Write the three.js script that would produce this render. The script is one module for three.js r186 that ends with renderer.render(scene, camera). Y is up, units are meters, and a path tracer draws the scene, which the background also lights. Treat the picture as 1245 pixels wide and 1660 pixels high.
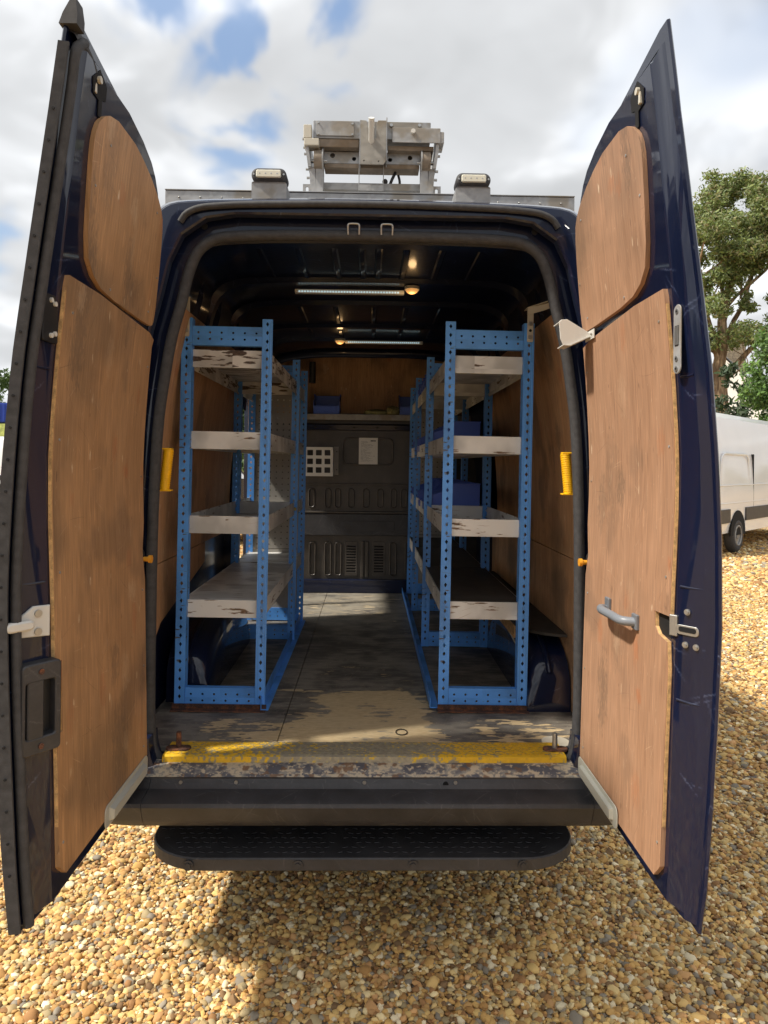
import * as THREE from 'three';
import { mergeGeometries, mergeVertices, toCreasedNormals } from 'three/addons/utils/BufferGeometryUtils.js';
import { RoundedBoxGeometry } from 'three/addons/geometries/RoundedBoxGeometry.js';

// ------------------------------------------------------------------ camera, sky, sun
const scene = new THREE.Scene();
const camera = new THREE.PerspectiveCamera(2 * Math.atan(830 / 1120) * 180 / Math.PI, 1245 / 1660, 0.05, 2000);
camera.rotation.order = 'YXZ';
camera.position.set(0.01, 1.67, 2.47);
camera.rotation.set(0, -1.1 * Math.PI / 180, 0.6 * Math.PI / 180);
camera.setViewOffset(1245, 1660, 0, 78, 1245, 1660);
camera.updateProjectionMatrix();

const renderer = new THREE.WebGLRenderer({ antialias: true });
renderer.setSize(768, 1024);
renderer.toneMapping = THREE.LinearToneMapping;
renderer.toneMappingExposure = 2.35;
renderer.shadowMap.enabled = true;

// seeded random and tileable noise
let seed = 1234567;
const rnd = () => { seed = (seed * 1664525 + 1013904223) >>> 0; return seed / 4294967296; };
const rr = (a, b) => a + (b - a) * rnd();
const HT = new Float32Array(65536); for (let i = 0; i < 65536; i++) HT[i] = rnd();
const hsh = (x, y) => HT[((x * 374761 + y * 668265 + ((x * y) & 1023) * 31) >>> 0) & 65535];
const mod = (a, n) => ((a % n) + n) % n;
function vn(x, y, px = 4096, py = px) {
  const xi = Math.floor(x), yi = Math.floor(y), fx = x - xi, fy = y - yi;
  const u = fx * fx * (3 - 2 * fx), v = fy * fy * (3 - 2 * fy);
  const x0 = mod(xi, px), x1 = mod(xi + 1, px), y0 = mod(yi, py), y1 = mod(yi + 1, py);
  const a = hsh(x0, y0), b = hsh(x1, y0), c = hsh(x0, y1), d = hsh(x1, y1);
  return a + (b - a) * u + (c - a) * v + (a - b - c + d) * u * v;
}
function fbm(x, y, o = 4, px = 4096, py = px) {
  let s = 0, a = 0.5, t = 0;
  for (let i = 0; i < o; i++) { s += a * vn(x, y, px, py); t += a; a *= 0.5; x *= 2; y *= 2; px *= 2; py *= 2; }
  return s / t;
}
const clamp = (x, a = 0, b = 1) => Math.min(b, Math.max(a, x));
const sst = (a, b, x) => { const t = clamp((x - a) / (b - a)); return t * t * (3 - 2 * t); };
const mix = (a, b, t) => a + (b - a) * t;
const mix3 = (a, b, t) => [mix(a[0], b[0], t), mix(a[1], b[1], t), mix(a[2], b[2], t)];

// broken cloud sky, computed as an equirectangular float texture
{
  const W = 1536, H = 768, d = new Float32Array(W * H * 4);
  for (let j = 0; j < H; j++) for (let i = 0; i < W; i++) {
    const el = ((j + 0.5) / H - 0.5) * Math.PI, az = ((i + 0.5) / W - 0.5) * 2 * Math.PI;
    const y = Math.sin(el), c = Math.cos(el), x = c * Math.cos(az), z = c * Math.sin(az);
    let col;
    if (y < -0.01) col = [0.22, 0.21, 0.19];
    else {
      const k = 1 / (y + 0.22), px = x * k + 40, pz = z * k + 40;
      const big = fbm(px * 1.1, pz * 1.1, 5), wx = fbm(px * 2.3 + 9, pz * 2.3, 4) - 0.5, fine = fbm(px * 4 + wx * 1.2, pz * 4 - wx, 5);
      let lum = mix(0.255, 0.395, sst(0.28, 0.70, big * 0.62 + fine * 0.38));
      lum += 0.10 * sst(0.46, 0.70, fine) - 0.005;
      const cl = [lum * 0.975, lum * 0.995, lum * 1.02];
      const blue = mix3([0.22, 0.30, 0.40], [0.085, 0.155, 0.285], sst(0.05, 0.6, y));
      // ragged openings in the cloud: one group ahead over the roof, others where the noise opens them
      let lobe = 0;
      if (z < -0.2) { const a = x / -z, b = y / -z; for (const [ca, cb, ra, rb, k] of [[-0.11, 0.63, 0.10, 0.09, 1], [-0.16, 0.72, 0.11, 0.08, 1], [-0.20, 0.535, 0.075, 0.12, 1], [-0.31, 0.66, 0.09, 0.06, 0.75], [-0.56, 0.32, 0.06, 0.09, 0.5]]) lobe = Math.max(lobe, k * Math.exp(-Math.pow((a - ca) / ra, 2) - Math.pow((b - cb) / rb, 2))); }
      const rag = fbm(px * 9 + 3 + wx * 2.5, pz * 9 + wx * 3, 6) - 0.5, o2 = fbm(px * 0.9 + 77, pz * 0.9 + 13, 5);
      const m = Math.max(sst(0.22, 0.78, lobe * (0.90 + rag * 3.2) + rag * 0.5 * Math.sqrt(lobe)), sst(0.68, 0.80, o2) * 0.7 * sst(0.1, 0.3, y));
      col = mix3(cl, blue, clamp(m) * 0.82);
      const hz = sst(0.14, 0.0, y); col = mix3(col, [0.40, 0.425, 0.44], hz * 0.6);
    }
    const q = (j * W + i) * 4; d[q] = col[0]; d[q + 1] = col[1]; d[q + 2] = col[2]; d[q + 3] = 1;
  }
  const t = new THREE.DataTexture(d, W, H, THREE.RGBAFormat, THREE.FloatType);
  t.mapping = THREE.EquirectangularReflectionMapping; t.magFilter = THREE.LinearFilter; t.minFilter = THREE.LinearFilter; t.needsUpdate = true;
  scene.background = t; scene.environment = t;
}
const sun = new THREE.DirectionalLight(new THREE.Color().setRGB(1.0, 0.93, 0.82), 2.4);
sun.position.set(-1, 1.4, 0.275).normalize().multiplyScalar(30);
sun.castShadow = true; sun.shadow.radius = 7; sun.shadow.mapSize.set(4096, 4096);
Object.assign(sun.shadow.camera, { left: -18, right: 18, top: 18, bottom: -18, near: 1, far: 90 });
sun.name = 'sun'; scene.add(sun); scene.add(sun.target);

// ------------------------------------------------------------------ helpers
const used = {};
const numbered = (n) => { const k = used[n] = (used[n] ?? -1) + 1; return k ? n + '_' + String(k).padStart(3, '0') : n; };
function tag(o, label, category, group, kind) {
  o.userData.label = label; o.userData.category = category;
  if (group) o.userData.group = group; if (kind) o.userData.kind = kind; return o;
}
function thing(name, label, category, pos = [0, 0, 0], ry = 0, group) {
  const g = new THREE.Group(); g.name = numbered(name); g.position.set(...pos); g.rotation.y = ry; scene.add(g);
  return tag(g, label, category, group);
}
function part(name, geo, mat, parent, label) {
  const g = Array.isArray(geo) ? mg(geo) : geo;
  const m = new THREE.Mesh(g, mat); m.name = name; parent.add(m); if (label) m.userData.label = label; return m;
}
function solo(name, geo, mat, label, category, group, kind) {
  const m = part(numbered(name), geo, mat, scene); return tag(m, label, category, group, kind);
}
function clean(g) { const n = g.index ? g.toNonIndexed() : g; for (const k of Object.keys(n.attributes)) if (!['position', 'normal', 'uv'].includes(k)) n.deleteAttribute(k); if (!n.attributes.uv) n.setAttribute('uv', new THREE.BufferAttribute(new Float32Array(n.attributes.position.count * 2), 2)); return n; }
const mg = (list) => mergeGeometries(list.map(clean));
const at = (g, x = 0, y = 0, z = 0, rx = 0, ry = 0, rz = 0) => { const m = new THREE.Matrix4().makeRotationFromEuler(new THREE.Euler(rx, ry, rz)); m.setPosition(x, y, z); g.applyMatrix4(m); return g; };
// box given by its extents, slightly rounded edges
function bx(x0, x1, y0, y1, z0, z1, r = 0.002) {
  const w = x1 - x0, h = y1 - y0, d = z1 - z0, q = Math.min(r, w * 0.3, h * 0.3, d * 0.3);
  const g = q > 0.0004 ? new RoundedBoxGeometry(w, h, d, 1, q) : new THREE.BoxGeometry(w, h, d);
  return tri(at(g, (x0 + x1) / 2, (y0 + y1) / 2, (z0 + z1) / 2));
}
// uv in metres by the dominant axis of the face
function tri(g0) {
  const g = clean(g0), p = g.attributes.position, uv = new Float32Array(p.count * 2);
  const a = new THREE.Vector3(), b = new THREE.Vector3(), c = new THREE.Vector3();
  for (let i = 0; i < p.count; i += 3) {
    a.fromBufferAttribute(p, i); b.fromBufferAttribute(p, i + 1); c.fromBufferAttribute(p, i + 2);
    b.sub(a); c.sub(a); b.cross(c); const nx = Math.abs(b.x), ny = Math.abs(b.y), nz = Math.abs(b.z);
    for (let k = 0; k < 3; k++) {
      const x = p.getX(i + k), y = p.getY(i + k), z = p.getZ(i + k), q = (i + k) * 2;
      if (nx >= ny && nx >= nz) { uv[q] = z; uv[q + 1] = y; } else if (ny >= nz) { uv[q] = x; uv[q + 1] = z; } else { uv[q] = x; uv[q + 1] = y; }
    }
  }
  g.setAttribute('uv', new THREE.BufferAttribute(uv, 2)); return g;
}
function crease(g, ang = 0.6) { const c = g.index ? g.toNonIndexed() : g; c.deleteAttribute('normal'); return toCreasedNormals(c, ang); }
// skin over closed loops of points (rows), capped at both ends
function loft(rows, { caps = true, closed = true, ang = 0.6, skip } = {}) {
  const v = [], n = rows[0].length, m = closed ? n : n - 1;
  const quad = (a, b, c, d) => v.push(...a, ...b, ...c, ...a, ...c, ...d);
  for (let i = 0; i + 1 < rows.length; i++) for (let j = 0; j < m; j++) {
    if (skip && skip(i, j)) continue;
    quad(rows[i][j], rows[i][(j + 1) % n], rows[i + 1][(j + 1) % n], rows[i + 1][j]);
  }
  if (caps && closed) for (const r of [rows[0], rows[rows.length - 1]]) {
    // flat triangulation of the cap in its own plane
    const A = new THREE.Vector3(...r[0]), nrm = new THREE.Vector3();
    for (let k = 1; k + 1 < n; k++) nrm.add(new THREE.Vector3(...r[k]).sub(A).cross(new THREE.Vector3(...r[k + 1]).sub(A)));
    const ax = [Math.abs(nrm.x), Math.abs(nrm.y), Math.abs(nrm.z)], k = ax.indexOf(Math.max(...ax));
    const c2 = r.map((q) => k === 0 ? new THREE.Vector2(q[1], q[2]) : k === 1 ? new THREE.Vector2(q[0], q[2]) : new THREE.Vector2(q[0], q[1]));
    for (const f of THREE.ShapeUtils.triangulateShape(c2, [])) v.push(...r[f[0]], ...r[f[1]], ...r[f[2]]);
  }
  const g = new THREE.BufferGeometry(); g.setAttribute('position', new THREE.Float32BufferAttribute(v, 3)); g.computeVertexNormals();
  return tri(crease(g, ang));
}
// extruded outline in x,y between z0 and z1 with holes
function plate(pts, z0, z1, holes = [], bev = 0, curve = 6) {
  const s = new THREE.Shape(pts.map((p) => new THREE.Vector2(...p)));
  for (const h of holes) s.holes.push(new THREE.Path(h.map((p) => new THREE.Vector2(...p))));
  const d = z1 - z0 - 2 * bev;
  const g = new THREE.ExtrudeGeometry(s, { depth: d, bevelEnabled: bev > 0, bevelSize: bev, bevelThickness: bev, bevelOffset: -bev, bevelSegments: 1, curveSegments: curve });
  g.translate(0, 0, z0 + bev); return tri(g);
}
const circ = (cx, cy, r, n = 10) => Array.from({ length: n }, (_, i) => [cx + r * Math.cos(i / n * 2 * Math.PI), cy + r * Math.sin(i / n * 2 * Math.PI)]);
function rrect(x0, x1, y0, y1, r, n = 4) {
  const o = []; for (const [cx, cy, a0] of [[x1 - r, y1 - r, 0], [x0 + r, y1 - r, 1], [x0 + r, y0 + r, 2], [x1 - r, y0 + r, 3]])
    for (let i = 0; i <= n; i++) { const a = (a0 + i / n) * Math.PI / 2; o.push([cx + r * Math.cos(a), cy + r * Math.sin(a)]); }
  return o;
}
const rot = (g, rx = 0, ry = 0, rz = 0) => at(g, 0, 0, 0, rx, ry, rz);
function cyl(r, h, x, y, z, axis = 'y', n = 14, r2 = r) { const g = new THREE.CylinderGeometry(r2, r, h, n); if (axis === 'x') rot(g, 0, 0, Math.PI / 2); if (axis === 'z') rot(g, Math.PI / 2); return tri(at(g, x, y, z)); }
function tube(pts, r, seg = 40, closed = false, n = 8) { return tri(new THREE.TubeGeometry(new THREE.CatmullRomCurve3(pts.map((p) => new THREE.Vector3(...p)), closed, 'centripetal'), seg, r, n, closed)); }
// Catmull-Rom through a table [key, value]
function interp(t, x) {
  if (x <= t[0][0]) return t[0][1]; const n = t.length; if (x >= t[n - 1][0]) return t[n - 1][1];
  let i = 0; while (x > t[i + 1][0]) i++;
  const [x0, y0] = t[i], [x1, y1] = t[i + 1], h = x1 - x0, s = (x - x0) / h;
  const m0 = i ? (y1 - t[i - 1][1]) / (x1 - t[i - 1][0]) * h : y1 - y0, m1 = i + 2 < n ? (t[i + 2][1] - y0) / (t[i + 2][0] - x0) * h : y1 - y0;
  const s2 = s * s, s3 = s2 * s; return (2 * s3 - 3 * s2 + 1) * y0 + (s3 - 2 * s2 + s) * m0 + (3 * s2 - 2 * s3) * y1 + (s3 - s2) * m1;
}
const range = (a, b, n) => Array.from({ length: n + 1 }, (_, i) => a + (b - a) * i / n);

// ------------------------------------------------------------------ textures
function T(w, h, fn, rep = [1, 1], srgb = true) {
  const d = new Uint8Array(w * h * 4);
  for (let j = 0; j < h; j++) for (let i = 0; i < w; i++) {
    const c = fn(i / w, j / h, i, j), q = (j * w + i) * 4;
    d[q] = clamp(c[0], 0, 255); d[q + 1] = clamp(c[1], 0, 255); d[q + 2] = clamp(c[2], 0, 255); d[q + 3] = 255;
  }
  const t = new THREE.DataTexture(d, w, h, THREE.RGBAFormat); t.wrapS = t.wrapT = THREE.RepeatWrapping;
  t.magFilter = THREE.LinearFilter; t.minFilter = THREE.LinearMipmapLinearFilter; t.generateMipmaps = true; t.repeat.set(...rep);
  if (srgb) t.colorSpace = THREE.SRGBColorSpace; t.needsUpdate = true; return t;
}
function scratch(t, n, len, col, alpha, dirFn) {   // fine scratches on a texture
  const { data, width: w, height: h } = t.image;
  for (let k = 0; k < n; k++) {
    let x = rnd() * w, y = rnd() * h; const a = dirFn(), L = len * (0.3 + rnd()), al = alpha * (0.3 + 0.7 * rnd()); let da = rr(-0.004, 0.004), an = a;
    for (let s = 0; s < L; s++) { x += Math.cos(an); y += Math.sin(an); an += da; const q = (mod(Math.floor(y), h) * w + mod(Math.floor(x), w)) * 4, f = al * Math.sin(Math.PI * s / L); for (let c = 0; c < 3; c++) data[q + c] = mix(data[q + c], col[c], f); }
  }
  return t;
}
function marks(t, n, col, alpha, w, h) {   // ragged rubbed marks, chipped splinters and smears
  const { data, width: W, height: H } = t.image;
  for (let k = 0; k < n; k++) {
    const cx = rnd() * W, cy = rnd() * H, a = w * rr(0.4, 1.4), b = h * rr(0.4, 1.4), al = alpha * rr(0.4, 1), sd = rnd() * 90;
    for (let y = -b; y <= b; y++) for (let x = -a; x <= a; x++) { const d = (x / a) ** 2 + (y / b) ** 2, f = al * sst(0.42, 0.7, fbm((cx + x) * 0.35 + sd, (cy + y) * 0.09, 3) + 0.25 - 0.5 * d); if (f <= 0) continue; const q = (mod(Math.floor(cy + y), H) * W + mod(Math.floor(cx + x), W)) * 4; for (let c = 0; c < 3; c++) data[q + c] = mix(data[q + c], col[c], f); }
  }
}
function plyTex(base, dark, sd, grime) {
  const t = T(1024, 2048, (u0, v0) => {
    const u = u0 * 0.59, v = v0 * 1.6;
    const warp = fbm(u * 3 + sd, v * 2, 3, 4096) * 1.2;
    const g1 = fbm(u * 26 + warp * 3 + sd, v * 2 + sd, 4, 4096), g2 = fbm(u * 170 + warp * 6, v * 9 + sd, 3, 4096);
    const fl = vn(u * 330 + sd, v * 24, 4096), st = fbm(u * 4 + sd * 3, v * 4 + 7, 5, 4096), st2 = fbm(u * 9 + sd, v * 7 + 19, 4, 4096);
    let c = mix3(base, dark, sst(0.30, 0.80, g1) * 0.24 + sst(0.45, 0.8, g2) * 0.17);
    if (fl > 0.80) c = mix3(c, dark, 0.28); const fb = vn(u * 620 + sd, v * 30 + 5, 4096); c = c.map((q) => q * (0.93 + 0.14 * fb)); if (vn(u * 480, v * 11 + sd) > 0.9) c = mix3(c, base.map((q) => q * 1.13), 0.7);
    c = mix3(c, [92, 76, 60], sst(0.55, 0.78, st) * grime); c = mix3(c, [70, 60, 52], sst(0.66, 0.8, st2) * grime * 0.5);
    return c;
  }, [1, 1 / 2.7]);
  scratch(t, 260, 60, [228, 200, 168], 0.5, () => rr(0, 6.28)); scratch(t, 120, 110, [60, 45, 35], 0.4, () => rr(0, 6.28));
  scratch(t, 60, 34, [240, 228, 206], 0.8, () => rr(1.3, 1.8)); scratch(t, 700, 8, [235, 215, 185], 0.8, () => rr(1.2, 1.9));
  marks(t, 60, [226, 206, 178], 0.8, 5, 12); marks(t, 30, [178, 106, 66], 0.45, 26, 40); marks(t, 16, [104, 86, 70], 0.45, 60, 110); marks(t, 10, [206, 180, 150], 0.4, 40, 60); marks(t, 60, [84, 62, 46], 0.6, 3, 10); return t;
}
const tPly = plyTex([172, 134, 106], [136, 100, 74], 3, 0.30), tPly2 = plyTex([198, 156, 116], [154, 114, 80], 31, 0.55);
const paintTex = (base, chips, seedn, amt, rep = 1) => scratch(T(512, 512, (u, v) => {
  const n = fbm(u * 8 + seedn, v * 54, 6, 4096), m = fbm(u * 3 + seedn, v * 5, 4, 4096), e = fbm(u * 5, v * 5 + seedn, 4, 4096);
  let c = mix3(base, base.map((b) => b * 0.82), sst(0.35, 0.7, e));
  const k = sst(amt, amt + 0.05, n * 0.7 + m * 0.3); if (k > 0) c = mix3(c, mix3(chips, chips.map((q) => q * 0.55), vn(u * 90, v * 90)), k);
  return c;
}, [rep, rep]), 40, 60, chips, 0.5, () => rr(-0.3, 0.3));
const tShelf = paintTex([226, 227, 224], [128, 100, 76], 5, 0.675, 1.4), tShelfBad = paintTex([222, 220, 214], [104, 84, 68], 15, 0.585, 1.7);
const tRack = paintTex([92, 162, 246], [98, 78, 64], 8, 0.70, 1.3);
const tRust = T(256, 256, (u, v) => mix3([124, 78, 52], [66, 46, 40], sst(0.3, 0.7, fbm(u * 8, v * 8, 5, 8))).map((q) => q + 40 * (vn(u * 120, v * 120, 120) - 0.5)), [5, 5]);
const tGalv = T(512, 512, (u, v) => { const a = fbm(u * 8, v * 8, 5, 8), b = vn(u * 40 + a * 8, v * 40, 4096); const l = 150 + 44 * (a - 0.5) + 22 * (b - 0.5), s = sst(0.58, 0.75, fbm(u * 5 + 3, v * 5 + 4, 5, 4096)); return mix3([l, l * 1.005, l * 1.01], [128, 116, 98], s * 0.55); }, [1.6, 1.6]);
const tFloor = (() => {
  const t = T(1024, 1792, (u, v) => {
    const x = -0.83 + 1.66 * u, z = -2.93 + 2.96 * v;   // metres in the van
    const gr = fbm(x * 13 + 40, z * 60 + 190, 5), gg = fbm(x * 50 + 90, z * 190 + 900, 4), bl = fbm(x * 11 + 30, z * 13 + 60, 5), sp = vn(x * 150 + 200, z * 260 + 900);
    const box = (x0, x1, z0, z1, s) => sst(x0 - s, x0 + s, x) * sst(x1 + s, x1 - s, x) * sst(z0 - s, z0 + s, z) * sst(z1 + s, z1 - s, z);
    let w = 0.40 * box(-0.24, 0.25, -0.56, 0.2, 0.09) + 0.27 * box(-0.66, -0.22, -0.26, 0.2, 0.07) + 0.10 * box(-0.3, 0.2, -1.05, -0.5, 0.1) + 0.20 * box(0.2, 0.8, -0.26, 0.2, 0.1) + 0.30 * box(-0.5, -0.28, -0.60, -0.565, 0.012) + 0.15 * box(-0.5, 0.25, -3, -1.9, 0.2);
    const wear = gr * 0.46 + bl * 0.36 + gg * 0.18 + w * 0.92 - 0.075;
    const k = sst(0.655, 0.70, wear);
    const bare = mix3([212, 193, 154], [174, 152, 116], gg), film = mix3([128, 123, 113], [72, 69, 66], sst(0.3, 0.7, bl * 0.6 + gr * 0.4)).map((q) => q + (sp > 0.93 ? 46 : 0) + 12 * (gg - 0.5));
    let c = mix3(film, bare, k);
    const paler = sst(0.42, 0.7, fbm(x * 3 + 7, z * 3 + 77, 4)) * 0.18 + 0.5 * box(-0.5, 0.3, -3, -1.75, 0.25) * sst(0.3, 0.6, gr); c = mix3(c, [168, 158, 138], paler);  // tan-grey blend: random blotches, plus a paler area over the far aisle floor
    return c;
  });
  scratch(t, 500, 70, [176, 156, 120], 0.5, () => Math.PI / 2 + rr(-0.25, 0.25)); scratch(t, 300, 26, [190, 172, 136], 0.6, () => rr(-0.2, 0.2)); return t;
})();
const tSill = T(1024, 128, (u, v) => {
  const n = fbm(u * 170, v * 26, 5, 4096), m = fbm(u * 40 + 5, v * 7 + 2, 4, 4096), r = fbm(u * 60 + 9, v * 9 + 40, 4, 4096);
  let c = mix3([84, 84, 92], [142, 138, 130], sst(0.35, 0.6, m)); c = mix3(c, [186, 172, 148], sst(0.48, 0.58, n * 0.6 + m * 0.4)); c = mix3(c, [116, 86, 64], sst(0.60, 0.70, r) * 0.8); return c;
}, [1 / 1.5, 6]);
const stripTex = (bias) => T(1024, 128, (u, v) => {
  const x = ((u + 0.5) % 1) * 2 - 1, n = fbm(u * 150, v * 12, 4, 4096), m = fbm(u * 12 + 3, v * 2, 4, 4096);
  const wear = sst(0.80, 0.15, Math.abs(x + 0.10)) * 0.40 + (n - 0.5) * 0.8 + (m - 0.5) * 0.6 + bias;
  return mix3(mix3([236, 192, 40], [206, 164, 52], n), mix3([182, 174, 150], [134, 128, 114], n), sst(0.06, 0.30, wear));
}, [1 / 1.36, 7]);
const tStrip = stripTex(-0.08), tStripTop = stripTex(0.12);
const grainTex = (base, amp, f, rep) => T(256, 256, (u, v) => { const k = (fbm(u * f, v * f, 5, f) - 0.5) * 2 * amp + (vn(u * 128, v * 128, 128) - 0.5) * amp * 0.5; return base.map((b) => b * (1 + k)); }, [rep, rep]);
const tGravel = (() => {   // packed stones seen from farther off
  const N = 1024, cell = 40, cols = [[206, 170, 106], [184, 140, 80], [160, 116, 66], [222, 198, 150], [140, 126, 106], [116, 110, 104], [176, 130, 92], [104, 82, 58], [230, 214, 180], [196, 156, 92]];
  const jx = new Float32Array(cell * cell), jy = new Float32Array(cell * cell), ci = new Uint8Array(cell * cell);
  for (let i = 0; i < cell * cell; i++) { jx[i] = rnd(); jy[i] = rnd(); ci[i] = Math.floor(rnd() * cols.length); }
  return T(N, N, (u, v) => {
    const x = u * cell, y = v * cell, xi = Math.floor(x), yi = Math.floor(y); let b = 9, b2 = 9, id = 0;
    for (let a = -1; a < 2; a++) for (let c = -1; c < 2; c++) { const k = mod(yi + c, cell) * cell + mod(xi + a, cell), dx = xi + a + jx[k] - x, dy = yi + c + jy[k] - y, d = dx * dx + dy * dy; if (d < b) { b2 = b; b = d; id = k; } else if (d < b2) b2 = d; }
    const e = sst(0.0, 0.16, Math.sqrt(b2) - Math.sqrt(b)), c = cols[ci[id]]; const f = 0.9 + 0.2 * vn(x * 4, y * 4, cell * 4);
    return mix3([92, 72, 48], c.map((q) => q * f), e);
  });
})();
tGravel.repeat.set(1 / 1.1, 1 / 1.1);
const tPaper = (() => { const rows = []; for (let i = 0; i < 40; i++) rows.push(rnd()); return T(192, 256, (u, v) => { const y = 1 - v, r = Math.floor(y * 34), inL = (y * 34) % 1 > 0.35 && (y * 34) % 1 < 0.75; if (u > 0.62 && u < 0.9 && y > 0.09 && y < 0.14) return u < 0.74 ? [60, 60, 64] : [120, 120, 124]; const on = u > 0.1 && u < 0.3 + 0.6 * rows[r] && inL && y > 0.12 && y < 0.9 && vn(u * 60, r * 7) > 0.3; return on ? [150, 150, 152] : [222, 221, 216]; }); })();

const std = (rgb, rough = 0.6, metal = 0, o = {}) => new THREE.MeshStandardMaterial({ color: new THREE.Color().setRGB(...rgb), roughness: rough, metalness: metal, ...o });
const mapped = (map, rough = 0.7, metal = 0, o = {}) => new THREE.MeshStandardMaterial({ map, roughness: rough, metalness: metal, ...o });
const tOrange = T(256, 256, (u, v) => { const q = 128 + 60 * (fbm(u * 10, v * 10, 3, 10) - 0.5) + 26 * (vn(u * 60, v * 60, 60) - 0.5); return [q, q, q]; }, [1.5, 1.5], false);
const tNavy = scratch(grainTex([13, 22, 48], 0.10, 6, 1.1), 110, 22, [130, 135, 155], 0.45, () => rr(0, 6.28));
const M = {
  paint: new THREE.MeshPhysicalMaterial({ map: tNavy, roughness: 0.42, metalness: 0, specularIntensity: 0.25, clearcoat: 0.9, clearcoatRoughness: 0.05, bumpMap: tOrange, bumpScale: 0.0012 }),
  inner: new THREE.MeshPhysicalMaterial({ map: tNavy, roughness: 0.5, specularIntensity: 0.25, clearcoat: 0.5, clearcoatRoughness: 0.12, bumpMap: tOrange, bumpScale: 0.004 }),
  ply: mapped(tPly, 0.62, 0, { bumpMap: tPly, bumpScale: 0.0008 }), plyWall: mapped(tPly2, 0.7, 0, { bumpMap: tPly2, bumpScale: 0.0008 }),
  plyEdge: mapped(grainTex([196, 158, 108], 0.25, 16, 6), 0.8),
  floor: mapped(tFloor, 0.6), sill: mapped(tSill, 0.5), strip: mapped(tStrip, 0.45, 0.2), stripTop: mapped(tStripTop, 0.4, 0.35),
  rubber: mapped(grainTex([60, 60, 62], 0.22, 12, 6), 0.75), plastic: mapped(scratch(grainTex([54, 54, 57], 0.2, 12, 1.6), 90, 40, [150, 148, 144], 0.35, () => rr(0, 6.28)), 0.48), black: std([0.012, 0.012, 0.013], 0.5),
  hole: std([0.004, 0.004, 0.005], 0.9),
  bulk: mapped(grainTex([66, 61, 56], 0.18, 8, 2), 0.42), rack: mapped(tRack, 0.42), shelf: mapped(tShelf, 0.45), shelfBad: mapped(tShelfBad, 0.55), rust: mapped(tRust, 0.85),
  galv: mapped(tGalv, 0.45, 0.55), galvDull: mapped(tGalv, 0.6, 0.15), white: std([0.62, 0.61, 0.57], 0.45), cream: std([0.52, 0.49, 0.41], 0.5), steel: std([0.42, 0.42, 0.41], 0.35, 0.8),
  yellow: mapped(grainTex([240, 184, 14], 0.08, 8, 6), 0.5), bin: std([0.05, 0.12, 0.54], 0.38), mat: mapped(grainTex([52, 48, 44], 0.3, 10, 2), 0.65), greyPanel: mapped(grainTex([150, 146, 140], 0.08, 8, 2), 0.55),
  glassLens: new THREE.MeshPhysicalMaterial({ color: new THREE.Color().setRGB(0.85, 0.82, 0.68), roughness: 0.2, transmission: 0.2, thickness: 0.01, ior: 1.45 }),
  palePlate: std([0.47, 0.48, 0.43], 0.45, 0.1),
  diffuser: std([0.75, 0.77, 0.75], 0.3),
};

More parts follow.
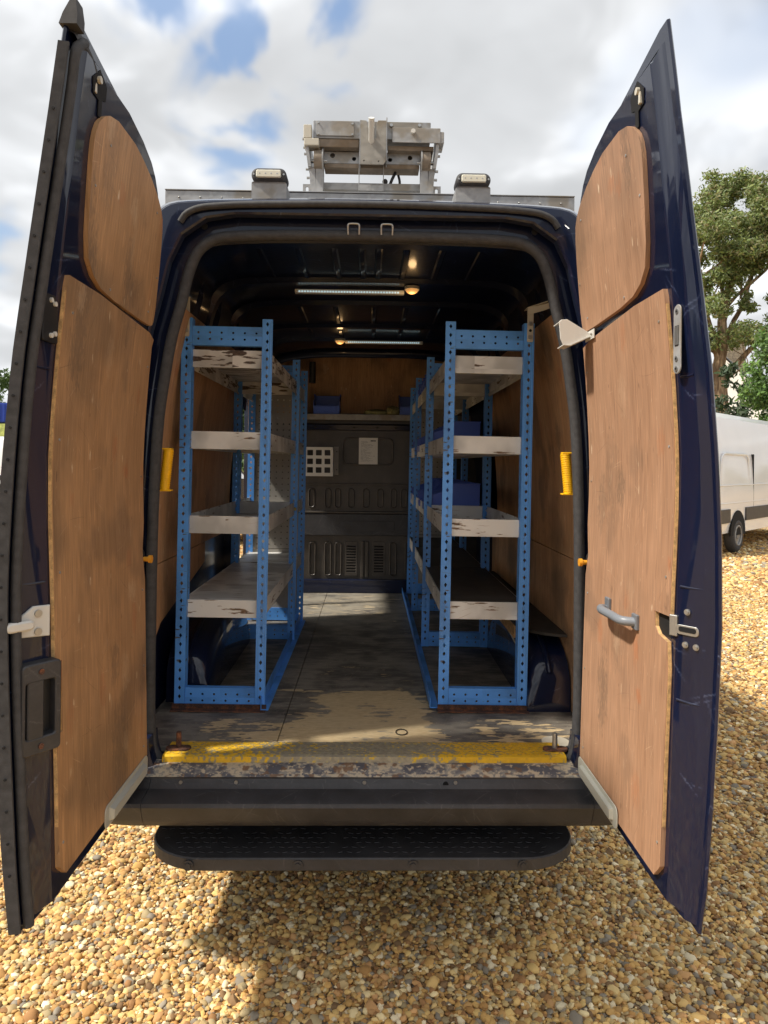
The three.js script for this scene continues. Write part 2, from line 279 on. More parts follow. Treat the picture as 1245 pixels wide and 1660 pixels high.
// ------------------------------------------------------------------ ground
{
  const g = new THREE.PlaneGeometry(400, 400, 160, 160); g.rotateX(-Math.PI / 2); const p = g.attributes.position, uv = g.attributes.uv, col = new Float32Array(p.count * 3);
  for (let i = 0; i < p.count; i++) { const x = p.getX(i), z = p.getZ(i); uv.setXY(i, x, z); const k = 0.84 + 0.3 * fbm(x * 0.09 + 50, z * 0.09 + 50, 4); col[i * 3] = k; col[i * 3 + 1] = k * 0.985; col[i * 3 + 2] = k * 0.96; }
  g.setAttribute('color', new THREE.BufferAttribute(col, 3));
  const m = part('ground', g, mapped(tGravel, 0.9, 0, { vertexColors: true, bumpMap: tGravel, bumpScale: 0.012 }), scene);
  tag(m, 'golden gravel yard stretching away under and around the vans', 'gravel yard', null, 'structure');
  // loose stones lying on it, wherever they can be told apart
  const pal = [[212, 178, 112], [196, 154, 90], [176, 132, 76], [224, 202, 152], [176, 152, 108], [140, 130, 114], [196, 150, 98], [126, 98, 66], [228, 212, 176], [204, 164, 98], [214, 184, 124], [184, 144, 88], [150, 110, 68], [208, 172, 108], [168, 150, 112]].map((c) => new THREE.Color(c[0] / 255, c[1] / 255, c[2] / 255).convertSRGBToLinear());
  const vars = [0, 1, 2].map((k) => { const s = mergeVertices(new THREE.IcosahedronGeometry(1, k === 2 ? 1 : 0).deleteAttribute('normal').deleteAttribute('uv')); const q = s.attributes.position; for (let i = 0; i < q.count; i++) { const f = rr(0.74, 1.22); q.setXYZ(i, q.getX(i) * f, q.getY(i) * f, q.getZ(i) * f); } const o = k === 2 ? s : s.toNonIndexed(); o.computeVertexNormals(); return k === 2 ? s : toCreasedNormals(o, 0.9); });
  const items = [[], [], []];
  const zone = (x0, x1, z0, z1, step, layers, keep) => { for (let L = 0; L < layers; L++) for (let x = x0; x < x1; x += step) for (let z = z0; z < z1; z += step) { const a = x + rr(-0.6, 0.6) * step, b = z + rr(-0.6, 0.6) * step; if (keep && !keep(a, b)) continue; items[Math.floor(rnd() * 3)].push([a, b, step, L]); } };
  const A = (x, z) => x > -2.4 && x < 2.6 && z > -1.0 && z < 1.25, B = (x, z) => x > -4.5 && x < 6 && z > -7 && z < 2.2, under = (x, z) => Math.abs(x) < 0.9 && z < -0.9 && z > -5;
  zone(-2.4, 2.6, -1.0, 1.25, 0.0175, 2);
  zone(-4.5, 6, -7, 2.2, 0.026, 1, (x, z) => !A(x, z) && !under(x, z));
  zone(0, 16, -16, 0, 0.05, 1, (x, z) => !B(x, z)); zone(-16, 0, -16, 0, 0.07, 1, (x, z) => !B(x, z));
  const O = new THREE.Object3D(), c = new THREE.Color();
  const top = new THREE.Group(); top.name = 'loose_gravel'; tag(top, 'loose rounded yellow, brown and grey gravel stones scattered over the yard', 'gravel', null, 'stuff'); scene.add(top);
  items.forEach((it, k) => {
    const im = new THREE.InstancedMesh(vars[k], std([1, 1, 1], 0.85), it.length); im.name = 'gravel_stones'; im.userData.kind = 'stuff';
    it.forEach(([x, z, s, L], i) => {
      const r = s * mix(0.30, 0.82, Math.pow(rnd(), 1.3)) * (rnd() < 0.05 ? 1.5 : 1);
      O.position.set(x, r * 0.22 + L * 0.006 * rnd(), z); O.rotation.set(rr(-0.5, 0.5), rr(0, 6.28), rr(-0.5, 0.5)); O.scale.set(r * rr(0.85, 1.35), r * rr(0.42, 0.75), r * rr(0.75, 1.05)); O.updateMatrix(); im.setMatrixAt(i, O.matrix);
      c.copy(pal[Math.floor(rnd() * pal.length)]).multiplyScalar(rr(0.84, 1.22)); im.setColorAt(i, c);
    });
    top.add(im);
  });
}

// ------------------------------------------------------------------ the blue van
const FL = 0.67;                                   // load floor
const van = thing('panel_van', 'navy blue high roof panel van with both rear doors wide open and plywood lining', 'van');
// half width of the rear opening by height
const openT = [[0.63, 0.66], [0.645, 0.705], [0.68, 0.73], [0.76, 0.739], [1.14, 0.741], [1.54, 0.735], [1.82, 0.720], [1.95, 0.703], [2.1, 0.678], [2.22, 0.646], [2.33, 0.620], [2.40, 0.588], [2.437, 0.535], [2.45, 0.45]];
const half = openT.map(([y, x]) => [x, y]);
const openLoop = (d = 0) => {
  const h = half.map(([x, y], i) => { const a = half[Math.max(0, i - 1)], b = half[Math.min(half.length - 1, i + 1)]; const tx = b[0] - a[0], ty = b[1] - a[1], l = Math.hypot(tx, ty); return [x + ty / l * d, y - tx / l * d]; });
  return [...h, ...[...h].reverse().map(([x, y]) => [-x, y])];
};
const smoothHalf = (h, n = 3) => { const c = new THREE.CatmullRomCurve3(h.map(([x, y]) => new THREE.Vector3(x, y, 0)), false, 'centripetal'); return c.getPoints((h.length - 1) * n).map((p) => [p.x, p.y]); };
const outerHalf = smoothHalf([[0.90, 0.52], [0.93, 0.8], [0.95, 1.2], [0.95, 1.6], [0.925, 1.95], [0.88, 2.2], [0.845, 2.40], [0.828, 2.50], [0.808, 2.56], [0.765, 2.590], [0.66, 2.602], [0.5, 2.608], [0.25, 2.613], [0, 2.615]]);
const outAt = (s, k, z, dy = 0) => { const h = outerHalf.map(([x, y]) => [x * s, 0.42 + (y - 0.42) * k + dy]); return [...h, ...h.slice(0, -1).reverse().map(([x, y]) => [-x, y])].map(([x, y]) => [x, y, z]); };
{
  const zs = [[0.12, 0.885, 0.978], [0.09, 0.905, 0.985], [0.02, 0.945, 0.993], [-0.12, 0.98, 1], [-0.35, 1, 1], [-1.72, 1, 1], [-2.86, 1, 1], [-3.1, 0.99, 0.99], [-3.45, 0.97, 0.95], [-3.75, 0.95, 0.80], [-4.08, 0.94, 0.55], [-4.25, 0.93, 0.46], [-4.85, 0.90, 0.34], [-5.02, 0.84, 0.24]];
  const rows = zs.map(([z, s, k]) => outAt(s, k, z)), n = rows[0].length;
  // left side opening for the sliding door: loop runs right bottom -> roof -> left bottom
  const skip = (i, j) => i === 5 && rows[i][j][0] < -0.5 && rows[i][j + 1][1] < 2.19 && rows[i][j][1] > 0.4;
  part('body_shell', loft(rows, { closed: false, caps: false, skip, ang: 0.5 }), M.paint, van);
  part('underbody', [bx(-0.85, 0.85, 0.44, 0.60, -5, 0.1)], M.black, van);
  // interior skin
  const inHalf = smoothHalf([[0.855, 0.62], [0.865, 1.3], [0.855, 1.8], [0.815, 2.1], [0.795, 2.27], [0.77, 2.40], [0.722, 2.495], [0.63, 2.538], [0.48, 2.55], [0.25, 2.553], [0, 2.555]]);
  const inl = (z) => { const h = inHalf; return [...h, ...h.slice(0, -1).reverse().map(([x, y]) => [-x, y])].map(([x, y]) => [x, y, z]); };
  const ir = [0.04, -0.3, -0.85, -1.72, -2.86, -3.2].map(inl), m = ir[0].length;
  part('cargo_lining', loft(ir, { closed: false, caps: false, skip: (i, j) => i === 3 && ir[i][j][0] < -0.5 && ir[i][j][1] < 2.13, ang: 0.5 }), M.inner, van);
  // door opening reveal on the left side
  part('side_door_frame', [bx(-0.955, -0.85, 0.60, 0.70, -2.86, -1.72), bx(-0.93, -0.80, 2.10, 2.22, -2.86, -1.72), bx(-0.96, -0.80, 0.60, 2.2, -1.75, -1.69), bx(-0.96, -0.80, 0.60, 2.2, -2.90, -2.83)], M.paint, van);
  part('side_step_edge', bx(-0.93, -0.86, 0.702, 0.712, -2.8, -1.78), M.yellow, van);
  // the sliding door pushed back along the side
  const sd = part('sliding_door', loft([-0.62, -0.66, -1.64, -1.70].map((z, i) => { const e = (i === 0 || i === 3) ? 0.02 : 0; return [[-1.0 + e, 0.5, z], [-1.03 + e, 1.2, z], [-1.03 + e, 1.6, z], [-1.0 + e, 1.95, z], [-0.95 + e, 2.2, z], [-0.94 + e, 2.2, z], [-0.985 + e, 1.6, z], [-0.985 + e, 0.5, z]]; })), M.paint, van);
  part('handle', [bx(-1.055, -1.03, 1.2, 1.24, -0.78, -0.70, 0.008)], M.black, sd);
  // rear face around the doors
  const ring = outAt(0.885, 0.978, 0).map(([x, y]) => [x, y]);
  part('rear_frame', plate(ring, 0.08, 0.125, [openLoop(0.062)], 0.006), M.paint, van);
  part('door_rebate', plate(outAt(0.92, 0.985, 0).map(([x, y]) => [x, y]), 0.015, 0.06, [openLoop(0.008)], 0.004), M.paint, van);
  const lp = openLoop(0);
  const sealPts = lp.map(([x, y]) => [x, y, 0.078]);
  part('door_seal', tube(sealPts, 0.0185, 260, true, 10), M.rubber, van);
  const gtop = [[0.640, 2.478, 0.13], [0.622, 2.503, 0.133], [0.585, 2.522, 0.135], [0.50, 2.534, 0.135], [0.25, 2.543, 0.135], [0, 2.546, 0.135]]; gtop.push(...gtop.slice(0, -1).reverse().map(([x, y, z]) => [-x, y, z]));
  part('rain_gutter_seal', tube(gtop, 0.0115, 100), M.rubber, van);
  for (const s of [-1, 1]) part('plug', cyl(0.011, 0.006, s * 0.575, 2.487, 0.063, 'z'), M.black, van);
  for (const s of [-1, 1]) { const x = s * 0.057; part('latch_loop', tube([[x - 0.019, 2.455, 0.10], [x - 0.019, 2.484, 0.108], [x - 0.017, 2.488, 0.108], [x + 0.017, 2.488, 0.108], [x + 0.019, 2.484, 0.108], [x + 0.019, 2.455, 0.10]], 0.0035, 30), M.steel, van); }
  // pillar hinges
  for (const s of [-1, 1]) for (const y of [0.95, 1.45, 2.2]) part('hinge', [cyl(0.013, 0.09, s * 0.775, y, 0.145, 'y'), bx(s * 0.775 - 0.012, s * 0.775 + 0.012, y - 0.03, y + 0.03, 0.11, 0.15)], M.paint, van);
}
// roof inside: cross ribs, ridges along the roof, roof side rails
{
  const ceil = (x) => 2.553;
  for (const [z, w] of [[-0.86, 0.05], [-1.32, 0.045], [-1.95, 0.045], [-2.42, 0.05], [-0.28, 0.06]]) {
    const cv = smoothHalf([[-0.80, 2.0], [-0.785, 2.2], [-0.765, 2.35], [-0.722, 2.455], [-0.64, 2.508], [-0.50, 2.526], [-0.3, 2.532], [0, 2.534], [0.3, 2.532], [0.50, 2.526], [0.64, 2.508], [0.722, 2.455], [0.765, 2.35], [0.785, 2.2], [0.80, 2.0]]), xs = cv.map((q) => q[0]), ys = cv.map((q) => q[1]);
    part('roof_rib', loft(xs.map((x, i) => { const nx = x / 0.8 * 0.02; return [[x + nx, ys[i] + 0.03, z - w], [x + nx, ys[i] + 0.03, z + w], [x - nx * 0.3, ys[i], z + w * 0.55], [x - nx * 0.3, ys[i], z - w * 0.55]]; })), M.inner, van);
  }
  for (const x of [-0.46, -0.30, -0.15, -0.035, 0.035, 0.15, 0.30, 0.46]) part('roof_ridge', loft([-0.32, -0.36, -0.80, -0.84].map((z, i) => { const d = (i === 0 || i === 3) ? 0 : 0.012, y = ceil(x) + 0.002; return [[x - 0.016, y, z], [x + 0.016, y, z], [x + 0.009, y - d, z], [x - 0.009, y - d, z]]; })), M.inner, van);
  for (const x of [-0.40, -0.2, 0.02, 0.2, 0.40]) for (const [a, b] of [[-1.38, -1.88], [-2.02, -2.36]]) part('roof_ridge', loft([a, a - 0.03, b + 0.03, b].map((z, i) => { const d = (i === 0 || i === 3) ? 0 : 0.012, y = ceil(x) + 0.002; return [[x - 0.016, y, z], [x + 0.016, y, z], [x + 0.009, y - d, z], [x - 0.009, y - d, z]]; })), M.inner, van);
  for (const s of [-1, 1]) for (const [z0, z1] of [[-0.10, -0.24], [-0.36, -0.56], [-0.6, -0.78], [-0.96, -1.24], [-1.42, -1.62], [-1.68, -1.88]]) part('side_pressing', loft([[2.27, 0.794], [2.34, 0.784], [2.41, 0.766], [2.47, 0.74]].map(([y, x], i) => { const d = (i === 0 || i === 3) ? 0.001 : 0.022; return [[s * x, y, z0], [s * (x - d), y - d * 0.6, z0 - 0.02], [s * (x - d), y - d * 0.6, z1 + 0.02], [s * x, y, z1]]; })), M.inner, van);
  part('cab_header', tube([[-0.78, 2.30, -2.66], [-0.70, 2.42, -2.66], [-0.5, 2.475, -2.66], [0, 2.49, -2.66], [0.5, 2.475, -2.66], [0.70, 2.42, -2.66], [0.78, 2.30, -2.66]], 0.035, 60), M.inner, van);
  // strip lamps and small dome lamps
  const strip = (x0, x1, z) => { const s = part('light_strip', bx(x0, x1, 2.505, 2.525, z - 0.016, z + 0.016, 0.004), M.diffuser, van); for (let i = 0; i < 36; i++) part('led', bx(x0 + 0.02 + i * (x1 - x0 - 0.04) / 36, x0 + 0.027 + i * (x1 - x0 - 0.04) / 36, 2.508, 2.516, z + 0.0155, z + 0.019, 0), M.led, s); };
  M.led = std([0.75, 0.9, 0.95], 0.2, 0, { emissive: new THREE.Color().setRGB(0.7, 1.0, 1.1), emissiveIntensity: 0.25 });
  strip(-0.372, 0.166, -0.94); strip(-0.175, 0.364, -2.34);
  for (const [x, z] of [[0.20, -0.86], [-0.21, -2.29]]) {
    const d = part('dome_lamp', cyl(0.036, 0.014, x, 2.518, z, 'y', 20), M.cream, van);
    part('bulb_cover', tri(at(new THREE.SphereGeometry(0.031, 18, 8, 0, Math.PI * 2, Math.PI / 2, Math.PI / 2).scale(1, 0.65, 1), x, 2.511, z)), std([0.9, 0.55, 0.25], 0.3, 0, { emissive: new THREE.Color().setRGB(1, 0.5, 0.15), emissiveIntensity: 0.22 }), d);
    const L = new THREE.PointLight(new THREE.Color().setRGB(1, 0.62, 0.28), 0.006); L.position.set(x, 2.47, z); L.castShadow = true; L.name = 'dome_light'; d.add(L);
  }
}
// load floor in two boards, sill, tread strip
{
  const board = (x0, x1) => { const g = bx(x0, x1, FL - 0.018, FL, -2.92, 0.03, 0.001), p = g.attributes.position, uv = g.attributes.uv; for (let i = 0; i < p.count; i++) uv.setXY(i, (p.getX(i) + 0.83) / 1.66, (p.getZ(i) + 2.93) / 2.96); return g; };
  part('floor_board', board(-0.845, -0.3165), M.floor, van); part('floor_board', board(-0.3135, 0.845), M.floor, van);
  part('floor_pan', bx(-0.86, 0.86, 0.60, 0.650, -2.93, 0.10), M.inner, van);
  const st = part('tread_strip', loft([-0.685, 0.69].map((x) => [[x, 0.672, 0.0], [x, 0.676, 0.002], [x, 0.676, 0.110], [x, 0.672, 0.119], [x, 0.650, 0.121], [x, 0.650, 0.117], [x, 0.668, 0.115], [x, 0.671, 0.108], [x, 0.671, 0.0]])), M.strip, van, 'worn yellow chequer plate edging strip');
  const tr = []; for (let i = 0; i < 86; i++) for (let j = 0; j < 6; j++) { const x = -0.672 + i * 0.0159 + (j % 2) * 0.004, z = 0.010 + j * 0.0185; if (z > 0.108) continue; tr.push(at(new THREE.BoxGeometry(0.0165, 0.0016, 0.0035), x, 0.6765, z, 0, (i + j) % 2 ? 0.7 : -0.7)); }
  const sub = part('chequer_pattern', mg(tr.map(tri)), M.stripTop, st); sub.userData.kind = 'stuff';
  part('sill', loft(range(-0.73, 0.74, 30).map((x) => { const w = 0.003 * (fbm(x * 9 + 40, 3, 3) - 0.5); return [[x, 0.655 + w, 0.10], [x, 0.652 + w, 0.135], [x, 0.644 + w, 0.15], [x, 0.634, 0.168], [x, 0.628, 0.175], [x, 0.60, 0.175], [x, 0.60, 0.10]]; })), M.sill, van, 'chipped and rusty painted door sill');
  for (const s of [-1, 1]) { const x = s < 0 ? -0.645 : 0.665; const p = part('door_pin', plate(rrect(x - 0.043, x + 0.043, -0.02, 0.02, 0.018), 0, 0.006, [], 0.001).rotateX(-Math.PI / 2).translate(0, 0.677, 0.066), M.rust, van); part('pin', cyl(0.0095, 0.058, x, 0.705, 0.062, 'y', 14, 0.0085), s < 0 ? M.rust : M.steel, p); }
  part('floor_disc', [cyl(0.05, 0.006, 0.688, FL + 0.002, -0.012, 'y', 28)], M.cream, van); 
  part('cable_tie', tube(Array.from({ length: 12 }, (_, i) => [0.135 + 0.021 * Math.cos(i / 12 * 6.283), FL + 0.003, -0.10 + 0.027 * Math.sin(i / 12 * 6.283)]), 0.002, 40, true, 6), M.black, van);
  for (const s of [-1, 1]) part('sill_corner', loft(range(0, 1, 6).map((t) => { const y = 0.62 + t * 0.12, x = s * (0.725 - 0.03 * (1 - t) * (1 - t)); return [[x, y, 0.04], [x + s * 0.03, y, 0.04], [x + s * 0.03, y, 0.15], [x, y, 0.14]]; })), M.paint, van);
}
// bumper and step
{
  const prof = (x, k, dz) => [[x, 0.628, 0.168 - dz], [x, 0.630, 0.19 - dz], [x, 0.618, 0.196 - dz], [x, 0.606, 0.21 - dz], [x, 0.600, 0.275 * k - dz], [x, 0.594, 0.287 * k - dz], [x, 0.583, 0.291 * k - dz], [x, 0.535, 0.270 * k - dz], [x, 0.508, 0.252 * k - dz], [x, 0.50, 0.235 * k - dz], [x, 0.50, 0.10], [x, 0.60, 0.10]];
  part('bumper', loft(range(-0.70, 0.73, 24).map((x) => prof(x, 1, 0))), M.plastic, van);
  for (const s of [-1, 1]) part('bumper_end', loft(range(0, 1, 10).map((t) => prof(s > 0 ? 0.7315 + t * 0.22 : -0.7015 - t * 0.25, 1 - 0.12 * t * t, 0.05 * t * t * t))), M.plastic, van);
  const bp = van.children.find((c) => c.name === 'bumper');
  for (const x of [-0.60, -0.42, 0.0, 0.30]) part('screw', cyl(0.006, 0.004, x, 0.622, 0.199, 'z'), M.steel, bp);
  part('fixing_hole', cyl(0.009, 0.003, 0.268, 0.617, 0.199, 'z'), M.hole, bp);
  for (const x of [-0.46, 0.46]) part('bumper_bracket', bx(x - 0.04, x + 0.04, 0.36, 0.52, -0.1, 0.05), M.black, van);
  const out = []; const X = 0.715, r = 0.20;
  for (let i = 0; i <= 10; i++) { const a = -Math.PI / 2 + i / 10 * Math.PI / 2; out.push([X - r + r * Math.cos(a), -0.25 + r * 0.85 + r * 0.85 * Math.sin(a)]); }
  out.push([X, 0.02], [-X, 0.02]);
  for (let i = 0; i <= 10; i++) { const a = Math.PI + i / 10 * Math.PI / 2; out.push([-X + r + r * Math.cos(a), -0.25 + r * 0.85 + r * 0.85 * Math.sin(a)]); }
  const step = part('step', tri(plate(out, -0.042, 0, [], 0.004).rotateX(-Math.PI / 2).translate(0, 0.402, 0)), M.plastic, van, 'black chequered rear step with rounded corners');
  const tr = []; for (let i = 0; i < 46; i++) for (let j = 0; j < 8; j++) { const x = -0.69 + i * 0.030 + (j % 2) * 0.015, z = 0.01 + j * 0.029; if (Math.abs(x) > 0.69 - Math.max(0, z - 0.1) * 0.9 || rnd() < 0.25) continue; tr.push(tri(at(new THREE.SphereGeometry(1, 6, 4).scale(0.0115, 0.0016, 0.003), x, 0.402, z, 0, (i + j) % 2 ? 0.35 : -0.25))); }
  const s2 = part('chequer_pattern', mg(tr), M.plastic, step); s2.userData.kind = 'stuff';
  for (const x of [-0.56, -0.21, 0.16, 0.515]) part('bolt', [cyl(0.0165, 0.006, x, 0.381, 0.2515, 'z', 20), cyl(0.010, 0.006, x, 0.381, 0.2555, 'z', 6)], M.plastic, step);
}
// plywood lining on the walls, wheel arches, ledge board
{
  const wx = (y) => interp([[0.6, 0.836], [1.2, 0.838], [1.6, 0.826], [1.9, 0.795], [2.1, 0.762], [2.3, 0.715]], y);
  const wall = (s, y0, y1, zA, zB) => loft(range(y0, y1, 12).map((y) => [[s * wx(y), y, zA(y)], [s * wx(y), y, zB(y)], [s * (wx(y) + 0.008), y, zB(y)], [s * (wx(y) + 0.008), y, zA(y)]]));
  part('wall_panel', wall(1, 1.292, 2.27, () => 0.005, () => -2.0), M.plyWall, van);
  part('wall_panel', wall(1, 0.672, 1.288, (y) => 0.005, (y) => -2.2), M.plyWall, van);
  part('wall_panel', wall(-1, 1.262, 2.27, () => 0.005, () => -1.68), M.plyWall, van);
  part('wall_panel', wall(-1, 0.672, 1.258, (y) => 0.005, (y) => y < 1.0 ? -0.27 - (y - 0.672) * 0.05 : mix(-0.29, -1.1, clamp((y - 1.0) / 0.16))), M.plyWall, van);
  part('wall_panel', wall(1, 0.672, 2.27, () => -2.22, () => -2.88), M.inner, van);
  for (const s of [-1, 1]) {
    const rows = [];
    for (let i = 0; i <= 14; i++) { const a = i / 14 * Math.PI, z = (s < 0 ? -0.92 : -0.82) + 0.50 * Math.cos(a), h = Math.pow(Math.sin(a), 0.55) * 0.29; rows.push([z, h]); }
    part('wheel_arch', loft(rows.map(([z, h]) => { const y = FL + 0.002 + h; const xi = 0.655 - 0.0, xo = 0.832; return [[s * xo, FL, z], [s * xi, FL, z], [s * (xi + 0.005), Math.max(FL + 0.001, y - 0.07), z], [s * (xi + 0.022), Math.max(FL + 0.0015, y - 0.025), z], [s * (xi + 0.06), y, z], [s * xo, y + 0.002, z]]; }), { ang: 0.9 }), M.paint, van);
    part('arch_ridge', tube(range(0.3, 1.2, 10).map((a) => [s * 0.75, FL + 0.003 + Math.pow(Math.sin(a), 0.55) * 0.29, (s < 0 ? -0.92 : -0.82) + 0.50 * Math.cos(a)]), 0.012, 24), M.paint, van);
  }
  const lb = []; for (let i = 0; i <= 8; i++) { const a = i / 8 * Math.PI / 2; lb.push([0.66 + 0.07 * (1 - Math.sin(a)) * 1 + 0.0, 0.46 + 0.07 * (1 - Math.cos(a))]); }
  const ledge = part('ledge_board', tri(plate([[0.835, 0.39], ...[[0.80, 0.40], [0.75, 0.425], [0.705, 0.465], [0.675, 0.52], [0.66, 0.60]], [0.66, 2.1], [0.835, 2.1]], 0, 0.012).rotateX(-Math.PI / 2).translate(0, 0.955, 0)), M.mat, van, 'curved plywood board over the wheel arch');
  part('board_support', bx(0.66, 0.69, 0.895, 0.954, -2.0, -0.62), M.plyEdge, ledge);
  part('timber_post', bx(-0.835, -0.775, FL, 2.25, -2.33, -2.30), M.plyWall, van);
  for (const s of [-1, 1]) {   // yellow grab handles on the rear pillars
    const x = s * 0.71, g = part('grab_handle', loft(range(1.572, 1.712, 8).map((y) => circ(x - s * (y - 1.64) * 0.10 * 1, 0.0, 0.0175, 12).map(([a, b]) => [a, y, b + 0.02]))), M.yellow, van, 'yellow ribbed grab handle');
    for (const y of [1.569, 1.715]) part('handle_arm', bx(Math.min(x - s * 0.02, s * 0.80), Math.max(x - s * 0.02, s * 0.80), y - 0.003, y + 0.003, 0.004, 0.036), M.yellow, g);
    const rib = []; for (let i = 0; i < 17; i++) { const y = 1.578 + i * 0.008; rib.push(tri(at(new THREE.TorusGeometry(0.0175, 0.0016, 5, 14), x - s * (y - 1.64) * 0.10, y, 0.02, Math.PI / 2 - 0.25))); }
    part('grip_ribs', mg(rib), M.yellow, g);
  }
}
// bulkhead with its pressings, vents, shelf and plywood above
{
  const z0 = -2.90, B = part('bulkhead', bx(-0.86, 0.86, 0.66, 2.06, z0 - 0.03, z0), M.bulk, van, 'black pressed steel bulkhead');
  const fr = (g, n = 'pressing') => part(n, g, M.bulk, B);
  part('floor_beam', bx(-0.86, 0.86, FL, 0.775, z0, z0 + 0.04, 0.006), M.paint, B);
  const rim = (x0, x1, y0, y1, r, w, d, z = z0) => plate(rrect(x0, x1, y0, y1, r, 6), z - 0.002, z + d, [rrect(x0 + w, x1 - w, y0 + w, y1 - w, Math.max(0.004, r - w), 6)], 0.004);
  fr(rim(-0.212, 0.188, 1.655, 1.872, 0.05, 0.014, 0.014));
  for (const x of [-0.445, -0.32, -0.244, -0.139, -0.024, 0.086, 0.19, 0.27]) fr(rim(x - 0.026, x + 0.026, 1.325, 1.478, 0.026, 0.009, 0.012));
  fr(bx(-0.86, 0.86, 1.50, 1.515, z0, z0 + 0.012, 0.005)); fr(bx(-0.86, 0.86, 1.285, 1.30, z0, z0 + 0.03, 0.006));
  part('rubbing_board', plate([[-0.6, 1.112], [0.6, 1.112], [0.6, 1.283], [-0.6, 1.283]], z0, z0 + 0.026, [], 0.006), M.plastic, B);
  part('board_plate', plate(rrect(-0.21, 0.20, 1.145, 1.225, 0.008), z0 + 0.026, z0 + 0.030, [], 0.001), M.plastic, B);
  for (const x of [-0.155, 0.125]) part('bolt', cyl(0.009, 0.008, x, 1.185, z0 + 0.033, 'z'), M.plastic, B);
  for (const x of [-0.435, -0.315, -0.235, 0.19, 0.31]) fr(rim(x - 0.027, x + 0.027, 0.80, 1.06, 0.02, 0.009, 0.014));
  fr(bx(-0.06, -0.035, 0.79, 1.07, z0, z0 + 0.02, 0.008)); fr(bx(-0.025, -0.0, 0.79, 1.07, z0, z0 + 0.02, 0.008));
  for (const x of [-0.135, 0.08]) { const v = part('vent', plate(rrect(x - 0.05, x + 0.05, 0.80, 1.065, 0.012), z0, z0 + 0.006, Array.from({ length: 10 }, (_, i) => rrect(x - 0.037, x + 0.037, 0.828 + i * 0.0215, 0.839 + i * 0.0215, 0.003, 1)), 0.001), M.bulk, B); part('vent_backing', bx(x - 0.045, x + 0.045, 0.81, 1.055, z0 - 0.0005, z0 + 0.0015, 0), M.hole, v); }
  part('bulkhead_rail', loft([-0.84, 0.84].map((x) => [[x, 1.925, z0], [x, 1.93, z0 + 0.05], [x, 1.965, z0 + 0.055], [x, 1.975, z0 + 0.02], [x, 1.98, z0]])), M.inner, van);
  for (const x of [-0.42, -0.30, -0.12, 0.06, 0.2]) part('rail_hole', cyl(0.009, 0.004, x, 1.948, z0 + 0.053, 'z'), M.hole, van.children[van.children.length - 1].name === 'bulkhead_rail' ? van.children[van.children.length - 1] : van.children.find((c) => c.name === 'bulkhead_rail'));
  const sh = part('bulkhead_shelf', [bx(-0.84, 0.84, 2.036, 2.048, -3.16, z0 + 0.07), bx(-0.84, 0.84, 2.004, 2.0475, z0 + 0.066, z0 + 0.072)], M.galvDull, van, 'galvanised shelf across the top of the bulkhead');
  part('headboard', bx(-0.86, 0.86, 2.05, 2.56, -3.19, -3.17), M.plyWall, van, 'plywood board above the shelf');
  part('duct', cyl(0.025, 0.16, -0.44, 2.36, -2.80, 'y'), M.black, van);
}
